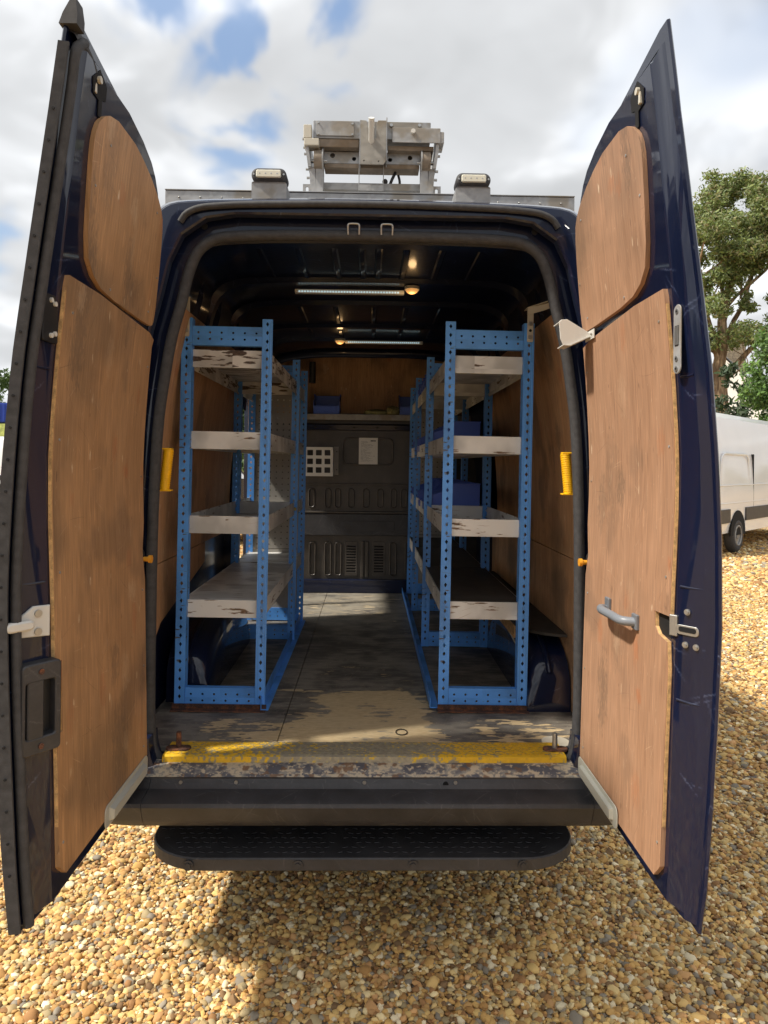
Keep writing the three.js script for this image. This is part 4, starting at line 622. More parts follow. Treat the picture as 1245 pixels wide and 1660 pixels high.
// other small things inside
{
  const n = solo('paper_notice', (() => { const p = new THREE.PlaneGeometry(0.146, 0.205, 1, 1); const q = bx(-0.073, 0.073, -0.1025, 0.1025, -0.001, -0.0002, 0); const u = q.attributes.uv; const P = q.attributes.position; for (let i = 0; i < u.count; i++) u.setXY(i, (P.getX(i) + 0.073) / 0.146, (P.getY(i) + 0.1025) / 0.205); return q; })(), mapped(tPaper, 0.7), 'printed white paper notice stuck on the black bulkhead', 'notice'); n.position.set(-0.01, 1.768, -2.884);
  const h = []; for (let i = 0; i < 3; i++) for (let j = 0; j < 3; j++) h.push(rrect(0.014 + i * 0.066, 0.058 + i * 0.066, 0.026 + j * 0.066, 0.068 + j * 0.066, 0.002, 1));
  const gt = thing('grid_holder', 'white metal holder with a grid of nine square holes on the bulkhead', 'holder', [-0.488, 1.571, -2.80]);
  part('grid_front', plate([[0, 0], [0.21, 0], [0.21, 0.222], [0, 0.222]], -0.002, 0, h, 0.0005), M.white, gt);
  part('side_wall', [bx(0.2085, 0.2105, 0, 0.222, -0.09, -0.002, 0), bx(0, 0.002, 0, 0.222, -0.09, -0.002, 0)], M.white, gt);
  part('bottom', bx(0.002, 0.2085, 0, 0.002, -0.09, -0.002, 0), M.white, gt);
  part('fixing_flange', plate([[0.2105, 0.01], [0.248, 0.01], [0.248, 0.228], [0.2105, 0.228]], -0.093, -0.09, [circ(0.234, 0.05, 0.005, 8), circ(0.234, 0.19, 0.005, 8)]), M.greyPanel, gt);
  const gl = thing('work_gloves', 'crumpled olive green cloth gloves lying on the bulkhead shelf', 'gloves', [0.10, 2.049, -2.86]);
  const blob = (sx, sy, sz, x, y, z, sd) => { const q = new THREE.IcosahedronGeometry(1, 4), p = q.attributes.position; for (let i = 0; i < p.count; i++) { const k = 1 + 0.5 * (fbm(p.getX(i) * 2 + sd, p.getY(i) * 2 + p.getZ(i) * 1.7 + sd, 3) - 0.5); p.setXYZ(i, p.getX(i) * sx * k, Math.max(-0.8, p.getY(i)) * sy * k, p.getZ(i) * sz * k); } q.computeVertexNormals(); return tri(at(q, x, y, z)); };
  part('glove', blob(0.10, 0.022, 0.05, -0.05, 0.018, 0, 20), mapped(grainTex([104, 104, 70], 0.35, 10, 12), 0.95), gl); part('glove', blob(0.055, 0.036, 0.045, 0.075, 0.028, 0.01, 41), mapped(grainTex([112, 108, 74], 0.35, 10, 12), 0.95), gl);
}

// ------------------------------------------------------------------ roof platform and hoist
{
  const R = thing('roof_platform', 'galvanised roof platform with white sides across the blue van roof', 'roof rack', [0, 2.60, -0.28]);
  part('front_rail', [bx(-0.815, 0.815, 0.085, 0.145, -0.05, 0, 0.003), bx(-0.815, 0.815, 0.145, 0.149, -0.05, 0.004, 0.001)], M.galv, R);
  part('rear_rail', bx(-0.815, 0.815, 0.085, 0.145, -2.3, -2.25, 0.003), M.galv, R);
  for (const s of [-1, 1]) { part('side_rail', bx(s * 0.79 - 0.025, s * 0.79 + 0.025, 0.085, 0.145, -2.249, -0.051, 0.003), M.galv, R); part('side_panel', bx(s * 0.795 - 0.006, s * 0.795 + 0.006, -0.10, 0.084, -2.29, -0.01, 0.002), M.white, R); }
  part('front_panel', bx(-0.785, 0.785, 0.0, 0.084, -0.04, -0.03, 0.002), M.white, R);
  part('deck', bx(-0.763, 0.763, 0.09, 0.10, -2.248, -0.052, 0.001), M.galvDull, R);
  for (const x of range(-0.76, 0.76, 18)) part('rivet', tri(at(new THREE.SphereGeometry(0.004, 8, 4), x, 0.118, 0.001)), M.steel, R);
  for (const z of [-0.4, -1.2, -2.0]) for (const s of [-1, 1]) part('roof_foot', bx(s * 0.6 - 0.03, s * 0.6 + 0.03, 0.0, 0.09, z - 0.03, z + 0.03), M.galvDull, R);
}
{
  // hoist: local metres, x to the right, y up from the platform
  const H = thing('ladder_hoist', 'galvanised folded lifting hoist with rollers standing on the roof platform', 'hoist', [0.004, 2.75, -0.45]);
  const S = 1 / 383, X = (zx) => (480 + zx * 0.2008 - 603) * S, Yy = (zy) => 1.67 + (752 - (180 + zy * 0.2008)) * S - 2.75;
  const b = (x0, x1, y0, y1, z0, z1, r = 0.003) => bx(X(x0), X(x1), Yy(y1), Yy(y0), z0, z1, r);
  const brown = mapped(tGalv, 0.7, 0.1, { color: new THREE.Color(0.72, 0.58, 0.44) });
  part('top_beam', b(128, 1085, 60, 205, -0.14, -0.03), M.galv, H);
  const cov = part('cover_plate', b(155, 460, 70, 188, -0.03, -0.024, 0.001), M.galvDull, H); for (const [x, y] of [[172, 87], [447, 92], [172, 176], [447, 178]]) part('screw', cyl(0.004, 0.006, X(x), Yy(y), -0.022, 'z', 8), M.steel, cov);
  const rb = part('right_bracket', [b(770, 1160, 132, 252, -0.008, -0.002), b(770, 1160, 132, 140, -0.06, -0.008), b(1150, 1190, 158, 250, -0.10, -0.004)], M.galvDull, H); part('bolt', cyl(0.0095, 0.02, X(938), Yy(170), 0.004, 'z', 10), M.white, rb);
  for (const [x, y] of [[763, 95], [992, 92]]) part('bolt', cyl(0.007, 0.012, X(x), Yy(y), -0.026, 'z', 8), M.steel, H);
  part('left_bracket', [b(55, 120, 122, 232, -0.05, 0.0), b(60, 180, 232, 290, -0.06, 0.0)], M.cream, H);
  part('under_beam', b(128, 500, 205, 272, -0.15, -0.034), brown, H); part('under_beam', b(735, 1110, 252, 290, -0.15, -0.034), brown, H);
  const cbx = part('cross_beam', plate([[X(205), Yy(375)], [X(1005), Yy(375)], [X(1005), Yy(280)], [X(205), Yy(280)]], -0.075, -0.07, [circ(X(283), Yy(310), 0.0105), circ(X(922), Yy(318), 0.0105), circ(X(460), Yy(335), 0.009), circ(X(757), Yy(338), 0.009)], 0.0005), M.galv, H);
  part('beam_back', b(205, 1005, 280, 372, -0.13, -0.12), M.black, cbx); part('beam_base', b(215, 1000, 376, 412, -0.14, -0.068), brown, cbx);
  for (const x of [172, 1050]) { const r = part('roller', cyl(0.045, 0.036, X(x), Yy(378), -0.05, 'x', 22), brown, H); part('axle', cyl(0.008, 0.075, X(x), Yy(378), -0.05, 'x', 10), M.steel, r); part('flange', [cyl(0.05, 0.005, X(x < 500 ? 208 : 1012), Yy(378), -0.05, 'x', 22)], M.galvDull, r); }
  const cp = part('centre_plate', plate([[X(515), Yy(440)], [X(700), Yy(440)], [X(720), Yy(410)], [X(720), Yy(85)], [X(655), Yy(85)], [X(645), Yy(110)], [X(640), Yy(230)], [X(578), Yy(230)], [X(570), Yy(110)], [X(560), Yy(88)], [X(515), Yy(85)]], 0.0, 0.006, [circ(X(545), Yy(412), 0.0035, 8), circ(X(663), Yy(415), 0.0035, 8)], 0.0008), mapped(tGalv, 0.55, 0.15, { color: new THREE.Color(0.86, 0.80, 0.70) }), H);
  part('plate_flange', [b(508, 515, 85, 440, -0.06, 0.006, 0.001), b(722, 729, 60, 410, -0.06, 0.006, 0.001)], M.galv, cp);
  const q = new THREE.CylinderGeometry(0.0125, 0.0125, 0.13, 20).rotateX(0.75); part('roller_tube', tri(at(q, X(602), Yy(212), 0.02)), M.white, H);
  part('tube_collar', tri(at(new THREE.CylinderGeometry(0.0145, 0.0145, 0.045, 20).rotateX(0.75), X(602), Yy(170), -0.01)), M.steel, H);
  part('guide_frame', [b(500, 507, 230, 600, -0.06, -0.05, 0.001), b(700, 707, 230, 600, -0.06, -0.05, 0.001), b(500, 707, 560, 612, -0.062, -0.05, 0.002)], M.galvDull, H);
  part('base_bar', b(110, 1110, 528, 588, -0.12, -0.075), M.galvDull, H);
  for (const s of [-1, 1]) {
    const f = (x) => s < 0 ? x : 1220 - x;
    const r = part('side_channel', loft([[100, 250, 440], [112, 268, 665]].map(([a, c, y]) => [[X(f(a)), Yy(y), -0.03], [X(f(a) + s * -45), Yy(y), -0.03], [X(f(a) + s * -45), Yy(y), -0.42], [X(f(a)), Yy(y), -0.42]])), M.galvDull, H);
    part('channel_slot', b(Math.min(f(150), f(215)), Math.max(f(150), f(215)), 420, 650, -0.08, -0.03), M.galvDull, r);
    part('side_plate', loft([[62, 130], [70, 300], [92, 450]].map(([x, y]) => [[X(f(x)), Yy(y), -0.01], [X(f(x) - s * 26), Yy(y), -0.01], [X(f(x) - s * 26), Yy(y), -0.36], [X(f(x)), Yy(y), -0.36]])), M.galvDull, H);
    for (const y of [198, 268, 320, 445, 515]) part('bolt', cyl(0.006, 0.012, X(f(50 + (y - 198) * 0.12)), Yy(y), -0.05, 'x', 8), M.steel, H);
    part('foot', plate([[X(Math.min(f(45), f(122))), Yy(668)], [X(Math.max(f(45), f(122))), Yy(668)], [X(Math.max(f(45), f(122))), Yy(565)], [X(Math.min(f(45), f(122))), Yy(565)]], -0.055, -0.05, [rrect(X(f(80)) - 0.006, X(f(80)) + 0.006, Yy(630), Yy(588), 0.005, 3)], 0.0005), M.galvDull, H);
    part('rear_arm', bx(s * 0.22 - 0.02, s * 0.22 + 0.02, 0.02, 0.06, -1.3, -0.43, 0.003), M.galvDull, H);
  }
  part('rear_crosspiece', [bx(-0.24, 0.24, 0.0, 0.05, -0.55, -0.50), bx(-0.24, 0.24, 0.02, 0.06, -1.34, -1.301)], M.galvDull, H);
  part('cable', tube([[X(805), Yy(418), -0.1], [X(770), Yy(500), -0.09], [X(740), Yy(580), -0.11], [X(715), Yy(655), -0.14]], 0.0065, 24), M.black, H); part('cable', tube([[X(830), Yy(425), -0.12], [X(842), Yy(480), -0.12], [X(838), Yy(560), -0.14]], 0.0055, 16), M.black, H); part('cable_gland', tri(at(new THREE.SphereGeometry(0.012, 10, 8), X(718), Yy(512), -0.08)), M.black, H);
}

// ------------------------------------------------------------------ other vehicles
const tWhite = grainTex([236, 239, 242], 0.02, 4, 0.5);
const whitePaint = new THREE.MeshPhysicalMaterial({ map: tWhite, roughness: 0.38, clearcoat: 0.7, clearcoatRoughness: 0.08 }), darkGlass = new THREE.MeshPhysicalMaterial({ color: new THREE.Color(0.02, 0.025, 0.03), roughness: 0.08, clearcoat: 1 });
function whiteVan(name, label, pos, ry, L, Hh, Wd, wheelR, rearX, frontX, group, band = true) {
  // local: x along the length (rear at 0, front at L), z across, origin on the ground at the rear
  const V = thing(name, label, 'van', pos, ry, group), h = Wd / 2;
  const sec = (x, top, w) => { const k = top / 2.7, hh = h * w; return [[x, 0.42, hh * 0.96], [x, 0.7, hh], [x, 1.2 * Math.min(1, k), hh], [x, 1.75 * k, hh * 0.965], [x, 2.25 * k, hh * 0.90], [x, 2.55 * k, hh * 0.82], [x, 2.66 * k, hh * 0.68], [x, 2.7 * k, hh * 0.4], [x, 2.7 * k, -hh * 0.4], [x, 2.66 * k, -hh * 0.68], [x, 2.55 * k, -hh * 0.82], [x, 2.25 * k, -hh * 0.90], [x, 1.75 * k, -hh * 0.965], [x, 1.2 * Math.min(1, k), -hh], [x, 0.7, -hh], [x, 0.42, -hh * 0.96]]; };
  part('body', loft([sec(0, Hh - 0.03, 0.96), sec(0.06, Hh - 0.01, 0.99), sec(0.5, Hh, 1), sec(L - 2.1, Hh, 1), sec(L - 1.85, Hh - 0.08, 0.99), sec(L - 1.5, Hh * 0.84, 0.98), sec(L - 0.95, Hh * 0.52, 0.97), sec(L - 0.3, Hh * 0.43, 0.93), sec(L, Hh * 0.33, 0.84)], { ang: 0.45 }), whitePaint, V);
  for (const s of [-1, 1]) {
    if (band) for (const [a, b] of [[0.05, rearX - 0.46], [rearX + 0.46, (rearX + frontX) / 2 - 0.01], [(rearX + frontX) / 2 + 0.01, frontX - 0.46]]) part('side_moulding', bx(a, b, 0.62, 0.88, s * (h + 0.012) - 0.014, s * (h + 0.012) + 0.014, 0.008), M.plastic, V);
    for (const x of [rearX + 1.0, frontX - 1.0]) part('panel_gap', bx(x - 0.004, x + 0.004, 0.88, Hh * 0.70, s * h * 0.965 - 0.034, s * h * 0.965 + 0.0365, 0), M.black, V);
    for (const y of [0.98, 1.32]) part('panel_line', bx(0.2, L - 1.9, y, y + 0.016, s * h - 0.02, s * h + 0.008, 0.006), whitePaint, V);
    for (const x of [rearX, frontX]) {
      const w = part('wheel', tri(at(new THREE.TorusGeometry(wheelR - 0.10, 0.10, 14, 36), x, wheelR, s * (h - 0.07))), M.rubber, V);
      part('rim', [tri(at(new THREE.TorusGeometry(wheelR - 0.165, 0.022, 8, 30), x, wheelR, s * (h + 0.012))), cyl(wheelR - 0.165, 0.06, x, wheelR, s * (h - 0.03), 'z', 26), cyl(0.065, 0.07, x, wheelR, s * (h - 0.02), 'z', 16)], M.galvDull, w);
      part('wheel_arch', plate([...Array.from({ length: 15 }, (_, i) => { const a = Math.PI * i / 14; return [x + (wheelR + 0.085) * Math.cos(a), 0.36 + (wheelR + 0.12) * Math.sin(a) * 1.02]; })], s > 0 ? h - 0.01 : -h - 0.018, s > 0 ? h + 0.018 : -h + 0.01, []), M.hole, V);
    }
    const body = V.children[0];
    part('panel_line', [bx(1.6, L - 1.8, Hh * 0.745, Hh * 0.752, s * h * 0.915 - 0.012, s * h * 0.915 + 0.012, 0.003)], whitePaint, V);
    part('pressing', plate(rrect(rearX - 0.9, rearX + 0.75, 1.15, 1.95, 0.22, 6), s > 0 ? h * 0.968 : -h * 0.995, s > 0 ? h * 0.995 : -h * 0.968, [rrect(rearX - 0.86, rearX + 0.71, 1.19, 1.91, 0.19, 6)], 0.008), whitePaint, V);
    part('side_window', plate([[L - 1.75, 1.3], [L - 1.0, 1.3], [L - 1.4, 1.95], [L - 1.75, 1.98]].map(([x, y]) => [x, y * Hh / 2.7]), s > 0 ? h * 0.95 : -h * 0.995, s > 0 ? h * 0.995 : -h * 0.95, []), darkGlass, V);
    part('tail_lamp', bx(-0.01, 0.05, 0.95, 1.45, s * h * 0.86 - 0.05, s * h * 0.86 + 0.05, 0.01), std([0.30, 0.01, 0.01], 0.25), V);
    part('lower_sill', bx(rearX + wheelR + 0.12, frontX - wheelR - 0.12, 0.40, 0.62, s * h - 0.012, s * h + 0.005, 0.005), whitePaint, V);
    part('mirror', bx(L - 1.15, L - 1.0, 1.35 * Hh / 2.7, 1.65 * Hh / 2.7, s * (h + 0.14) - 0.09, s * (h + 0.14) + 0.09, 0.03), M.plastic, V);
  }
  part('windscreen', loft([[L - 1.52, Hh * 0.835], [L - 0.97, Hh * 0.535]].map(([x, y]) => [[x + 0.012, y + 0.012, -h * 0.72], [x + 0.012, y + 0.012, h * 0.72], [x - 0.03, y - 0.02, h * 0.72], [x - 0.03, y - 0.02, -h * 0.72]])), darkGlass, V);
  part('rear_bumper', bx(-0.07, 0.06, 0.40, 0.60, -h * 0.93, h * 0.93, 0.02), M.plastic, V); part('front_bumper', bx(L - 0.12, L + 0.06, 0.32, 0.62, -h * 0.85, h * 0.85, 0.03), M.plastic, V);
  return V;
}
{
  // parked beyond the right door, its side facing the blue van
  const dx = 0.71, dz = -0.704, rear = 1.15, ry = Math.atan2(-dz, dx), sw = 0.99;
  const wx = 7.16, wz = -10.85;   // rear wheel near the camera
  const cxp = wx - dx * rear + dz * sw, czp = wz - dz * rear - dx * sw;
  whiteVan('white_van', 'white high roof van with dark side moulding parked near the tall tree', [cxp, 0, czp], ry, 6.6, 2.78, 1.98, 0.35, rear, rear + 4.1, 'white vans parked round the yard');
  whiteVan('white_van', 'distant white van parked below the grassy bank with the blue container', [-21.5, 0, -35], -0.15, 5.6, 2.9, 2.0, 0.36, 1.1, 4.4, 'white vans parked round the yard', true);
  whiteVan('small_white_van', 'small white van seen through the open side door of the blue van', [-5.6, 0, -11.2], 0.35, 4.4, 1.86, 1.8, 0.31, 0.8, 3.4, 'white vans parked round the yard', false);
}

// ------------------------------------------------------------------ trees, shrubs, house, bank
const leafGeo = (() => { const a = new THREE.PlaneGeometry(1, 0.42, 2, 1), p = a.attributes.position; for (let i = 0; i < p.count; i++) { const x = p.getX(i); p.setZ(i, -Math.abs(x) * 0.28); if (Math.abs(x) > 0.4) p.setY(i, p.getY(i) * 0.25); } a.computeVertexNormals(); return a; })();
const leafMat = (r, g, b) => new THREE.MeshPhysicalMaterial({ color: new THREE.Color(1, 1, 1), roughness: 0.75, transmission: 0.4, thickness: 0, side: THREE.DoubleSide });
const LM = leafMat();
const bark = mapped(T(256, 512, (u, v) => { const n = fbm(u * 14, v * 6, 5, 14, 6); return mix3([176, 152, 122], [116, 96, 76], sst(0.35, 0.65, n)).map((q) => q + 30 * (vn(u * 90, v * 30, 90, 30) - 0.5)); }, [0.8, 0.4]), 0.9);
function leaves(parent, clumps, n, size, cols, name = 'crown') {
  const im = new THREE.InstancedMesh(leafGeo, LM, n); im.name = name; im.userData.kind = 'stuff'; const O = new THREE.Object3D(), c = new THREE.Color();
  let tot = 0; const cum = clumps.map((k) => tot += k[3] * k[3] * (k[4] ?? 1));
  for (let i = 0; i < n; i++) {
    const r = rnd() * tot; let q = 0; while (cum[q] < r) q++; const [x, y, z, R, sq = 1] = clumps[q];
    const d = new THREE.Vector3(rr(-1, 1), rr(-1, 1), rr(-1, 1)).normalize().multiplyScalar(R * Math.pow(rnd(), 0.45) * rr(0.75, 1.12));
    O.position.set(x + d.x, y + d.y * sq, z + d.z); O.rotation.set(rr(-1.2, 1.2), rr(0, 6.28), rr(-1.2, 1.2)); const s = size * rr(0.6, 1.4); O.scale.set(s, s, s); O.updateMatrix(); im.setMatrixAt(i, O.matrix);
    const a = cols[Math.floor(rnd() * cols.length)]; const k = rr(0.7, 1.3); c.setRGB(a[0] * k, a[1] * k, a[2] * k); im.setColorAt(i, c);
  }
  parent.add(im); return im;
}
function limb(p0, p1, r0, r1, seg = 8, wob = 0.12) {
  const a = new THREE.Vector3(...p0), b = new THREE.Vector3(...p1), L = a.distanceTo(b), rows = [];
  const dir = b.clone().sub(a).normalize(), u = new THREE.Vector3(0.31, 0.2, 0.93).cross(dir).normalize(), v = dir.clone().cross(u); let ox = 0, oz = 0;
  for (let i = 0; i <= seg; i++) { const t = i / seg, c = a.clone().lerp(b, t); if (i && i < seg) { ox += rr(-1, 1) * wob * L / seg; oz += rr(-1, 1) * wob * L / seg; } c.addScaledVector(u, ox * (1 - t * 0.3)).addScaledVector(v, oz * (1 - t * 0.3)); const r = mix(r0, r1, t); rows.push(Array.from({ length: 9 }, (_, k) => { const an = k / 9 * 6.283, q = c.clone().addScaledVector(u, Math.cos(an) * r).addScaledVector(v, Math.sin(an) * r); return [q.x, q.y, q.z]; })); }
  return loft(rows, { ang: 1.2 });
}
{
  // tall open crowned tree behind the white van
  const t = thing('gum_tree', 'tall open crowned evergreen tree with pale trunk behind the white van', 'tree', [14.1, 0, -25]);
  const g = [limb([0, -0.1, 0], [-0.2, 5.6, 0], 0.42, 0.27), limb([-0.2, 5.5, 0], [0.1, 9.5, 0.2], 0.25, 0.10)]; const cl = [];
  const br = [[[-0.2, 4.6, 0], [-1.6, 6.4, 0.5], 0.13], [[-0.2, 5.2, 0], [2.6, 7.6, 0.3], 0.2], [[-0.1, 5.6, 0], [-1.3, 9.4, 0.6], 0.17], [[0, 6.4, 0], [1.6, 10.6, -0.4], 0.16], [[0.0, 7.2, 0], [0.2, 11.8, -0.5], 0.14], [[2.4, 7.4, 0.3], [4.4, 9.4, 0.6], 0.12], [[2.2, 7.2, 0.2], [4.6, 7.0, -0.5], 0.10], [[0, 8, 0.1], [3.2, 11.6, 0.4], 0.10], [[-0.15, 6, 0], [-1.6, 7.8, -0.9], 0.10], [[1.2, 6.5, 0.1], [2.2, 5.2, 0.8], 0.07], [[0, 5.0, 0], [1.0, 6.0, 1.0], 0.06]];
  for (const [a, b, r] of br) { g.push(limb(a, b, r * 0.75, r * 0.25, 7, 0.25)); for (let k = 0; k < 4; k++) { const f = rr(0.5, 1), q = [mix(a[0], b[0], f), mix(a[1], b[1], f), mix(a[2], b[2], f)], e = [b[0] + rr(-1.3, 1.3), b[1] + rr(-0.5, 1.4), b[2] + rr(-1.2, 1.2)]; g.push(limb(q, e, r * 0.3, 0.015, 5, 0.3)); cl.push([...e, rr(0.45, 0.9), 0.75]); } }
  for (const [x, y, z, r] of [[-1.0, 11.6, 0, 1.1], [0.4, 12.9, 0.2, 1.1], [1.9, 12.7, -0.3, 1.2], [3.3, 12.4, 0.3, 1.2], [-1.4, 10.3, 0.4, 0.9], [2.5, 11.0, 0.6, 1.2], [4.3, 11.0, 0, 1.2], [0.9, 10.6, 0.4, 1.0], [-0.4, 9.4, 0.8, 0.8], [3.6, 9.4, 0.5, 1.0], [2.0, 9.2, 0.8, 0.8], [-1.3, 8.6, 0.5, 0.7], [0.6, 8.2, 0.9, 0.6], [4.8, 9.8, -0.4, 0.9], [3.9, 7.6, 0.2, 0.8], [-1.5, 7.2, 0.5, 0.5], [1.2, 12.0, 0.8, 0.9], [2.1, 7.2, 0.6, 0.5], [5.2, 12.2, 0.1, 1.0], [0.2, 11.4, 0.6, 1.2], [1.6, 11.4, 0.6, 1.2], [3.0, 10.4, 0.7, 1.2], [-0.8, 10.4, 0.6, 1.0], [0.6, 9.6, 0.7, 1.1], [1.8, 10.2, 0.5, 1.1], [3.4, 8.4, 0.6, 0.9], [-1.7, 11.2, 0.3, 0.7], [4.9, 8.6, 0.2, 1.0], [2.7, 8.0, 0.8, 0.8], [1.0, 6.8, 0.8, 0.5], [-1.2, 9.4, 0.8, 0.9], [0.0, 10.2, 0.9, 1.0], [-0.6, 8.0, 0.7, 0.7], [2.2, 6.0, 0.8, 0.5], [-0.9, 6.3, 0.6, 0.4], [1.6, 8.6, 0.9, 0.8], [5.4, 10.8, 0.1, 1.2]]) for (let k = 0; k < 5; k++) cl.push([x + rr(-0.7, 0.7) * r, y + rr(-0.6, 0.6) * r, z + rr(-0.7, 0.7) * r, r * rr(0.35, 0.6), 0.8]);
  part('trunk', mg(g), bark, t);
  leaves(t, cl, 68000, 0.15, [[0.17, 0.24, 0.055], [0.22, 0.29, 0.07], [0.28, 0.34, 0.10], [0.13, 0.18, 0.05], [0.27, 0.25, 0.10]]);
  const bush = (name, label, cat, pos, blobs, n, size, cols, trunkH, group) => { const b = thing(name, label, cat, pos, 0, group); const gs = [limb([0, -1.0, 0], [0.1, trunkH, 0], 0.16, 0.06)]; for (let k = 0; k < 6; k++) gs.push(limb([0, trunkH * 0.4, 0], [rr(-0.8, 0.8), trunkH * rr(0.8, 1.1), rr(-0.6, 0.6)], 0.07, 0.02, 5)); part('trunk', mg(gs), bark, b); const cl2 = []; for (const [x, y, z, r] of blobs) for (let k = 0; k < 7; k++) { const d = new THREE.Vector3(rr(-1, 1), rr(-1, 1), rr(-1, 1)).normalize().multiplyScalar(r * 0.62); cl2.push([x + d.x, y + d.y, z + d.z, r * rr(0.28, 0.5)]); } leaves(b, cl2, n, size, cols); return b; };
  bush('conifer_hedge', 'dense bright green conifer beside the tall tree', 'conifer', [14.15, 0.5, -20], [[-0.6, 4.4, 0.3, 1.5], [0.6, 5.2, 0, 1.5], [-1.2, 3.2, 0.4, 1.3], [0.8, 3.6, 0.6, 1.6], [-0.3, 2.0, 0.5, 1.5], [1.6, 2.4, 0, 1.5], [-0.1, 5.6, 0, 1.0], [-1.4, 1.5, 0, 1.0]], 22000, 0.15, [[0.09, 0.19, 0.03], [0.13, 0.26, 0.045], [0.18, 0.32, 0.06], [0.07, 0.14, 0.03]], 4.6);
  bush('ivy_shrub', 'dark loose leafed shrub at the foot of the tall tree', 'shrub', [13.05, 0, -22.6], [[0, 3.6, 0, 0.9], [0.7, 4.2, 0, 0.8], [-0.5, 2.6, 0.2, 0.9], [0.5, 2.4, 0, 1.0], [0.2, 5.0, 0, 0.6]], 2600, 0.20, [[0.03, 0.07, 0.025], [0.05, 0.10, 0.03], [0.07, 0.11, 0.05]], 3.2);
  // trees along the far left
  const G = [[0.08, 0.15, 0.03], [0.12, 0.20, 0.04], [0.16, 0.24, 0.06], [0.06, 0.11, 0.025]];
  const broad = [[-2, 4.5, 0, 2.0], [0, 5.6, 0, 2.4], [2, 4.6, 0, 2.0], [-1, 3.0, 0.8, 1.8], [1.2, 3.0, 0.5, 1.8], [0, 7.0, 0, 1.6]];
  const spots = [[-39, -66, 'broad leafed tree behind the blue container on the bank'], [-33, -72, 'broad leafed tree rising beyond the blue container'], [-27, -62, 'leafy tree on the bank beyond the distant white van'], [-12.5, -40, 'leafy tree seen through the side door behind the small white van'], [-8.5, -42, 'leafy green tree seen through the side door'], [-16.5, -46, 'leafy tree between the side door view and the bank'], [-45, -58, 'spreading tree at the far end of the bank']];
  for (const [x, z, lb] of spots) { const k = z < -50 ? 1.25 : 0.95; bush('broadleaf_tree', lb, 'tree', [x, z < -50 ? 2.5 : 0, z], broad.map(([a, b, c2, r]) => [a * k, b * k, c2 * k, r * k]), 6500, 0.36, G, 4.2 * k, 'trees along the yard edge'); }
  // hedge line closing the far side of the yard
  const hd = []; for (let i = 0; i < 260; i++) { const a = i / 260 * 6.283, R = 84 + rr(-6, 6); if (Math.sin(a) > 0.35) continue; hd.push([R * Math.cos(a), rr(0.6, 3.2), R * Math.sin(a), rr(1.6, 3.0), 0.9]); }
  const fw = new THREE.Group(); fw.name = 'far_woodland'; tag(fw, 'far off green hedgerow closing the edge of the yard', 'hedgerow', null, 'stuff'); scene.add(fw); leaves(fw, hd, 42000, 0.75, G, 'hedge_foliage');
  // bank with rough grass and the blue container
  const bk = []; for (const z of [-44, -47, -52, -90]) bk.push(range(-90, -14, 24).map((x) => [x, (z === -44 ? -0.3 : 3.9 + fbm(x * 0.2 + 20, z * 0.2 + 90, 3) * 0.8) * sst(-14, -20, x), z]));
  const bm = part('grass_bank', loft(bk, { closed: false, caps: false, ang: 1.0 }), mapped(grainTex([128, 132, 66], 0.3, 16, 0.3), 0.95), scene); tag(bm, 'rough grassy bank behind the distant white van', 'bank', null, 'structure');
  const c = thing('blue_container', 'bright blue steel container standing on the grassy bank', 'container', [-27.5, 4.25, -48.5], 0.05);
  part('shell', bx(-3, 3, 0.1, 1.5, -1.2, 1.2, 0.02), std([0.012, 0.05, 0.36], 0.5), c);
  for (let i = 0; i < 20; i++) part('corrugation', bx(-2.9 + i * 0.29, -2.76 + i * 0.29, 0.15, 1.42, 1.2, 1.235, 0.01), std([0.012, 0.05, 0.36], 0.5), c);
  part('skid', [bx(-2.9, 2.9, -0.6, 0.1, -1.1, -0.9), bx(-2.9, 2.9, -0.6, 0.1, 0.9, 1.1)], M.black, c);
}
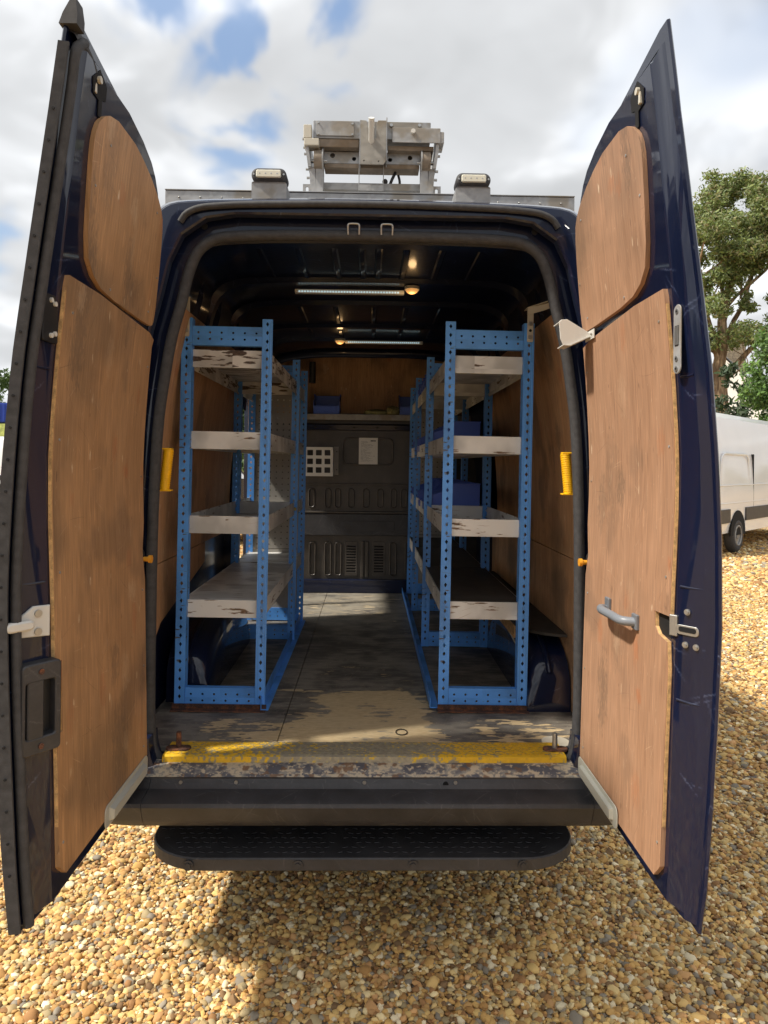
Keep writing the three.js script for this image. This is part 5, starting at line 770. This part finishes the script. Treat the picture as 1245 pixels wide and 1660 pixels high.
{
  // white gabled house with slate roof and chimney
  const h = thing('white_house', 'white gabled house with a grey slate roof and stone chimney behind the trees', 'house', [22.3, 0, -41], -0.5);
  const wallM = mapped(grainTex([232, 230, 224], 0.04, 8, 0.5), 0.9), slate = mapped(grainTex([104, 106, 110], 0.2, 16, 1), 0.7), stone = mapped(grainTex([118, 108, 92], 0.35, 10, 1.5), 0.95);
  const W = 3.3, L = 9, ey = 5.2, ry = 8.7;
  part('wall', plate([[-W, 0], [W, 0], [W, ey], [0, ry], [-W, ey]], -L, 0), wallM, h);
  for (const s of [-1, 1]) {
    const ang = Math.atan2(ry - ey, W), len = Math.hypot(W, ry - ey) + 0.3; const roof = new THREE.Group(); roof.name = 'roof_slope'; h.add(roof); roof.position.set(0, ry + 0.12, 0.15); roof.rotation.z = s > 0 ? -ang : Math.PI + ang;
    const n = 12; for (let i = 0; i < n; i++) { const y = s > 0 ? 1 : -1; part('slate_course', bx(i * len / n - 0.03, (i + 1) * len / n + 0.02, y * 0.02 * 0 + (s > 0 ? 0.0 : -0.07), s > 0 ? 0.07 : 0.0, -L - 0.3, 0).rotateZ(s > 0 ? -0.012 : 0.012), slate, roof); }
  }
  const ch = part('chimney', bx(0.2, 1.3, ry - 1.2, ry + 1.0, -1.8, -0.8, 0.03), stone, h); part('chimney_cap', bx(0.12, 1.38, ry + 1.0, ry + 1.15, -1.88, -0.72, 0.02), stone, ch); for (const x of [0.5, 1.0]) part('chimney_pot', cyl(0.14, 0.4, x, ry + 1.35, -1.3, 'y', 12, 0.11), std([0.33, 0.18, 0.10], 0.8), ch);
  const wn = part('window', bx(-0.55, 0.55, 3.2, 4.4, -0.02, 0.03), whitePaint, h); part('pane', bx(-0.47, -0.03, 3.28, 4.32, 0.03, 0.04, 0), darkGlass, wn); part('pane', bx(0.03, 0.47, 3.28, 4.32, 0.03, 0.04, 0), darkGlass, wn);
}

scene.traverse((o) => { if (o.isMesh) { o.castShadow = true; o.receiveShadow = true; } });
renderer.render(scene, camera);
